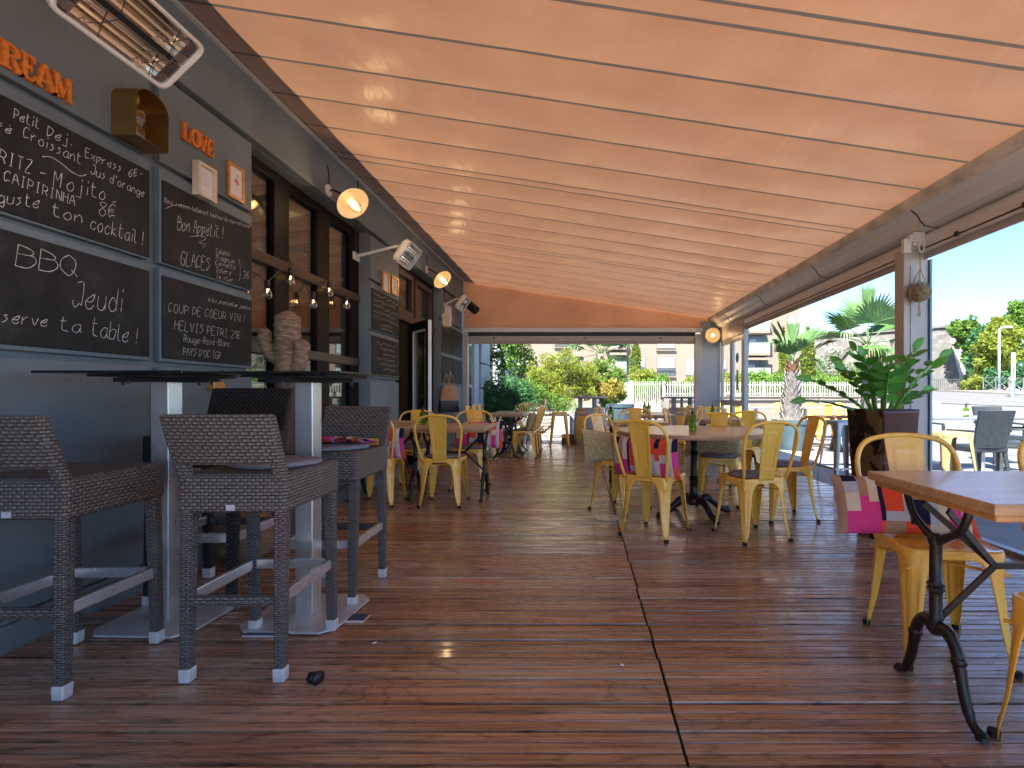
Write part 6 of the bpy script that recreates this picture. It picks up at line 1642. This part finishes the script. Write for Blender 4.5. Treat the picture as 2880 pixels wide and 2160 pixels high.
# second pale building closing the view on the left
t = thing('pale_building', 'pale building end behind the slender tree', 'building', (-6, 30, 0))
mb = MB(); mb.box(-12, -4.1, 27, 34, -.1, 9); mb.build('wall', M['wall2'], t, world=True)
for z in (1.2, 4.2):
    mb = MB(); mb.box(-5.8, -4.9, 26.96, 27.0, z, z+1.6); mb.build('window', M['darkwin'], t, world=True)
# ------------------------------------------------------------------ fort, ivy, trees, street furniture
ft = thing('fort_wall', 'old grey stone bastion with battered corner beyond the road', 'fort wall', (43, 62, 0))
def slab(mb, a, b, zt_a, zt_b, batter, zb=-.5, th=2.5):
    a = Vector((*a, 0)); b = Vector((*b, 0)); d = (b-a).normalized(); n = Vector((d.y, -d.x, 0))
    P = [a+n*batter[0], b+n*batter[1], b-n*th, a-n*th]; Q = [a, b, b-n*th, a-n*th]
    zt_ = [zt_a, zt_b, zt_b, zt_a]
    mb.hexa([p+Vector((0,0,zb)) for p in P]+[q+Vector((0,0,z)) for q, z in zip(Q, zt_)])
C0 = at(2665, 921, 62); 
mb = MB(); bt = 2.2
A = Vector((18, 88.0, 0)); B = Vector((C0.x, 62, 0)); Cc = Vector((62, 78, 0)); zt = C0.z
nA = Vector((-(62-88), -(C0.x-18), 0)).normalized(); nA = Vector((-.72,-.69,0)); nB = Vector((.63,-.78,0)); nc = Vector((0.02,-1,0))*1.25
zb = .2
mb.hexa([A+nA*bt+Vector((0,0,zb)), B+nc*bt+Vector((0,0,zb)), B+Vector((3,4,zb)), A+Vector((3,4,zb)), A+Vector((0,0,zt)), B+Vector((0,0,zt)), B+Vector((3,4,zt)), A+Vector((3,4,zt))])
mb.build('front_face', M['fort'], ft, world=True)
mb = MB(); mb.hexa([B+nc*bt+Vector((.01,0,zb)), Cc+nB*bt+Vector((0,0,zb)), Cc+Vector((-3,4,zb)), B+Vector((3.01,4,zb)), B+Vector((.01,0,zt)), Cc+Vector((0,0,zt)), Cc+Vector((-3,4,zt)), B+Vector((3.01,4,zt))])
mb.build('side_face', M['fort_painted_sun'], ft, world=True)
mb = MB(); mb.hexa([A+nA*.35+Vector((0,0,zt)), B+nc*.3+Vector((0,0,zt)), B+Vector((3,4,zt)), A+Vector((3,4,zt)), A+nA*.3+Vector((0,0,zt+.3)), B+nc*.25+Vector((0,0,zt+.3)), B+Vector((3,4,zt+.3)), A+Vector((3,4,zt+.3))]); mb.build('coping', M['fort'], ft, world=True)
def mass(name, label, cat, pts, Y, n, size, m, seed, asp=.5, trunk=True):
    return hedge(name, label, cat, pts, Y, n, size, m, seed, asp, 3)
mass('ivy', 'thick green ivy hanging over the sunlit flank of the fort', 'ivy', ((2700,928,1.2),(2718,930,1.4),(2725,952,1.4),(2742,975,1.5),(2755,1000,1.5),(2765,1025,1.5),(2772,1050,1.4),(2720,930,1.6),(2745,960,1.8),(2755,1000,1.8),(2760,1040,1.7),(2690,935,.7),(2712,965,.8),(2728,1000,.8),(2742,1035,.8)), 58, 10000, .42, 'leafmid', 41)
mass('broadleaf_tree', 'dark green tree in the middle of the ivy covered fort flank', 'tree', ((2760,950,1.5),(2770,975,1.5),(2765,985,1.4),(2775,1010,1.5),(2750,1040,1.5),(2770,945,1.2)), 54, 5200, .38, 'leafdark', 42)
mass('broadleaf_tree', 'light yellow green tree behind the street lamp', 'tree', ((2785,960,1.4),(2800,975,1.6),(2790,1005,1.6),(2815,1000,1.7),(2830,960,1.5),(2840,990,1.6),(2800,1035,1.5),(2830,1030,1.5),(2850,950,1.3),(2815,930,1.0),(2805,915,.8)), 52, 8000, .40, 'leafyellow', 43)
mass('broadleaf_tree', 'tall green tree at the right picture edge above the road', 'tree', ((2850,915,1.5),(2868,900,1.5),(2880,880,1.4),(2890,920,1.7),(2870,930,1.4),(2900,870,1.5),(2835,920,1.0)), 56, 6000, .42, 'leafmid', 44)
mass('roadside_shrub', 'yellow green roadside shrub at the foot of the fort', 'shrub', ((2740,1082,.75),(2760,1078,.75),(2750,1090,.7),(2730,1092,.6),(2770,1090,.65)), 46, 2600, .26, 'leafyellow', 45)
mass('roadside_shrub', 'dark green roadside hedge behind the crossed railing', 'hedge', ((2785,1075,.8),(2805,1070,.8),(2825,1075,.8),(2850,1070,.8),(2870,1075,.8),(2890,1070,.9),(2795,1055,.7),(2860,1050,.8)), 45, 6000, .26, 'leafdark', 46)
mass('hilltop_tree', 'distant tree tops showing above the fort wall left of the middle post', 'tree', ((2490,925,1.2),(2510,920,1.3),(2530,922,1.2),(2475,932,.9)), 80, 2200, .5, 'leafmid', 47)
p = at(2810, 1055, 44); h1 = at(2812, 925, 44).z
t = thing('street_lamp', 'tall white street lamp in front of the light green tree', 'street lamp', (p.x, 44, tz(p.x,44)))
z0 = tz(p.x, 44); mb = MB(); mb.tube([(0,0,0),(0,0,h1-z0)], [.10,.06], 10); mb.build('pole', M['white'], t, smooth=True)
mb = MB(); mb.tube([(0,0,h1-z0-.05),(.35,0,h1-z0+.15)], .05, 8); mb.box(.25,1.05,-.15,.15,h1-z0+.08,h1-z0+.22); mb.build('lamp_head', M['white'], t, bevel=.03)
p = at(2850, 1108, 33); z0 = tz(p.x, 33); zt2 = at(0, 992, 33).z
t = thing('sign_column', 'slim white and blue sign column on the pavement edge', 'sign', (p.x, 33, z0))
mb = MB(); mb.box(-.10,.10,-.05,.05,0,zt2-z0); mb.build('column', M['white'], t, bevel=.01)
mb = MB(); mb.box(.0,.085,-.056,-.05,.0,1.1); mb.box(-.085,.0,-.0561,-.05,1.5,2.0); mb.build('blue_panel', mat('blue_sign', (.02,.10,.42), .4), t)
for k in range(2):
    mb = MB(); mb.lathe([(.16,0),(.16,.02)], (-.18,-.02,.75+.42*k), 20, Matrix.Rotation(radians(90),4,'X')); mb.build('round_plate', M['stone'], t)
def rail(label, a, b, kind):
    t = thing('road_railing', label, 'railing', (a[0], a[1], tz(*a)), 0); n = 3 if kind == 'x' else 1
    A = Vector((*a, tz(*a)+.12)); B = Vector((*b, tz(*b)+.12))
    mb = MB()
    if kind == 'x':
        for i in range(n+1):
            p = A.lerp(B, i/n); mb.bar(p, p+Vector((0,0,1.05)), .05, .05)
        for i in range(n):
            p = A.lerp(B, i/n); q = A.lerp(B, (i+1)/n); u = Vector((0,0,1))
            mb.bar(p+u*1.0, q+u*1.0, .05, .05); mb.bar(p+u*.12, q+u*.12, .04, .04); mb.bar(p+u*.14, q+u*.98, .035, .035); mb.bar(p+u*.98, q+u*.14, .034, .034)
    else:
        for i in range(26):
            p = A.lerp(B, i/25); mb.bar(p, p+Vector((0,0,1.0)), .035, .035)
        mb.bar(A+Vector((0,0,1)), B+Vector((0,0,1)), .05, .05)
    mb.build('bars', M['darkrail'] if kind != 'x' else M['galv'], t, world=True)
rail('metal railing with crossed bars in front of the dark roadside hedge', (31.0, 40.5), (30.3, 36.0), 'x')
rail('dark upright bar railing along the road below the fort', (29.5, 47.5), (33.5, 46.5), 'v')
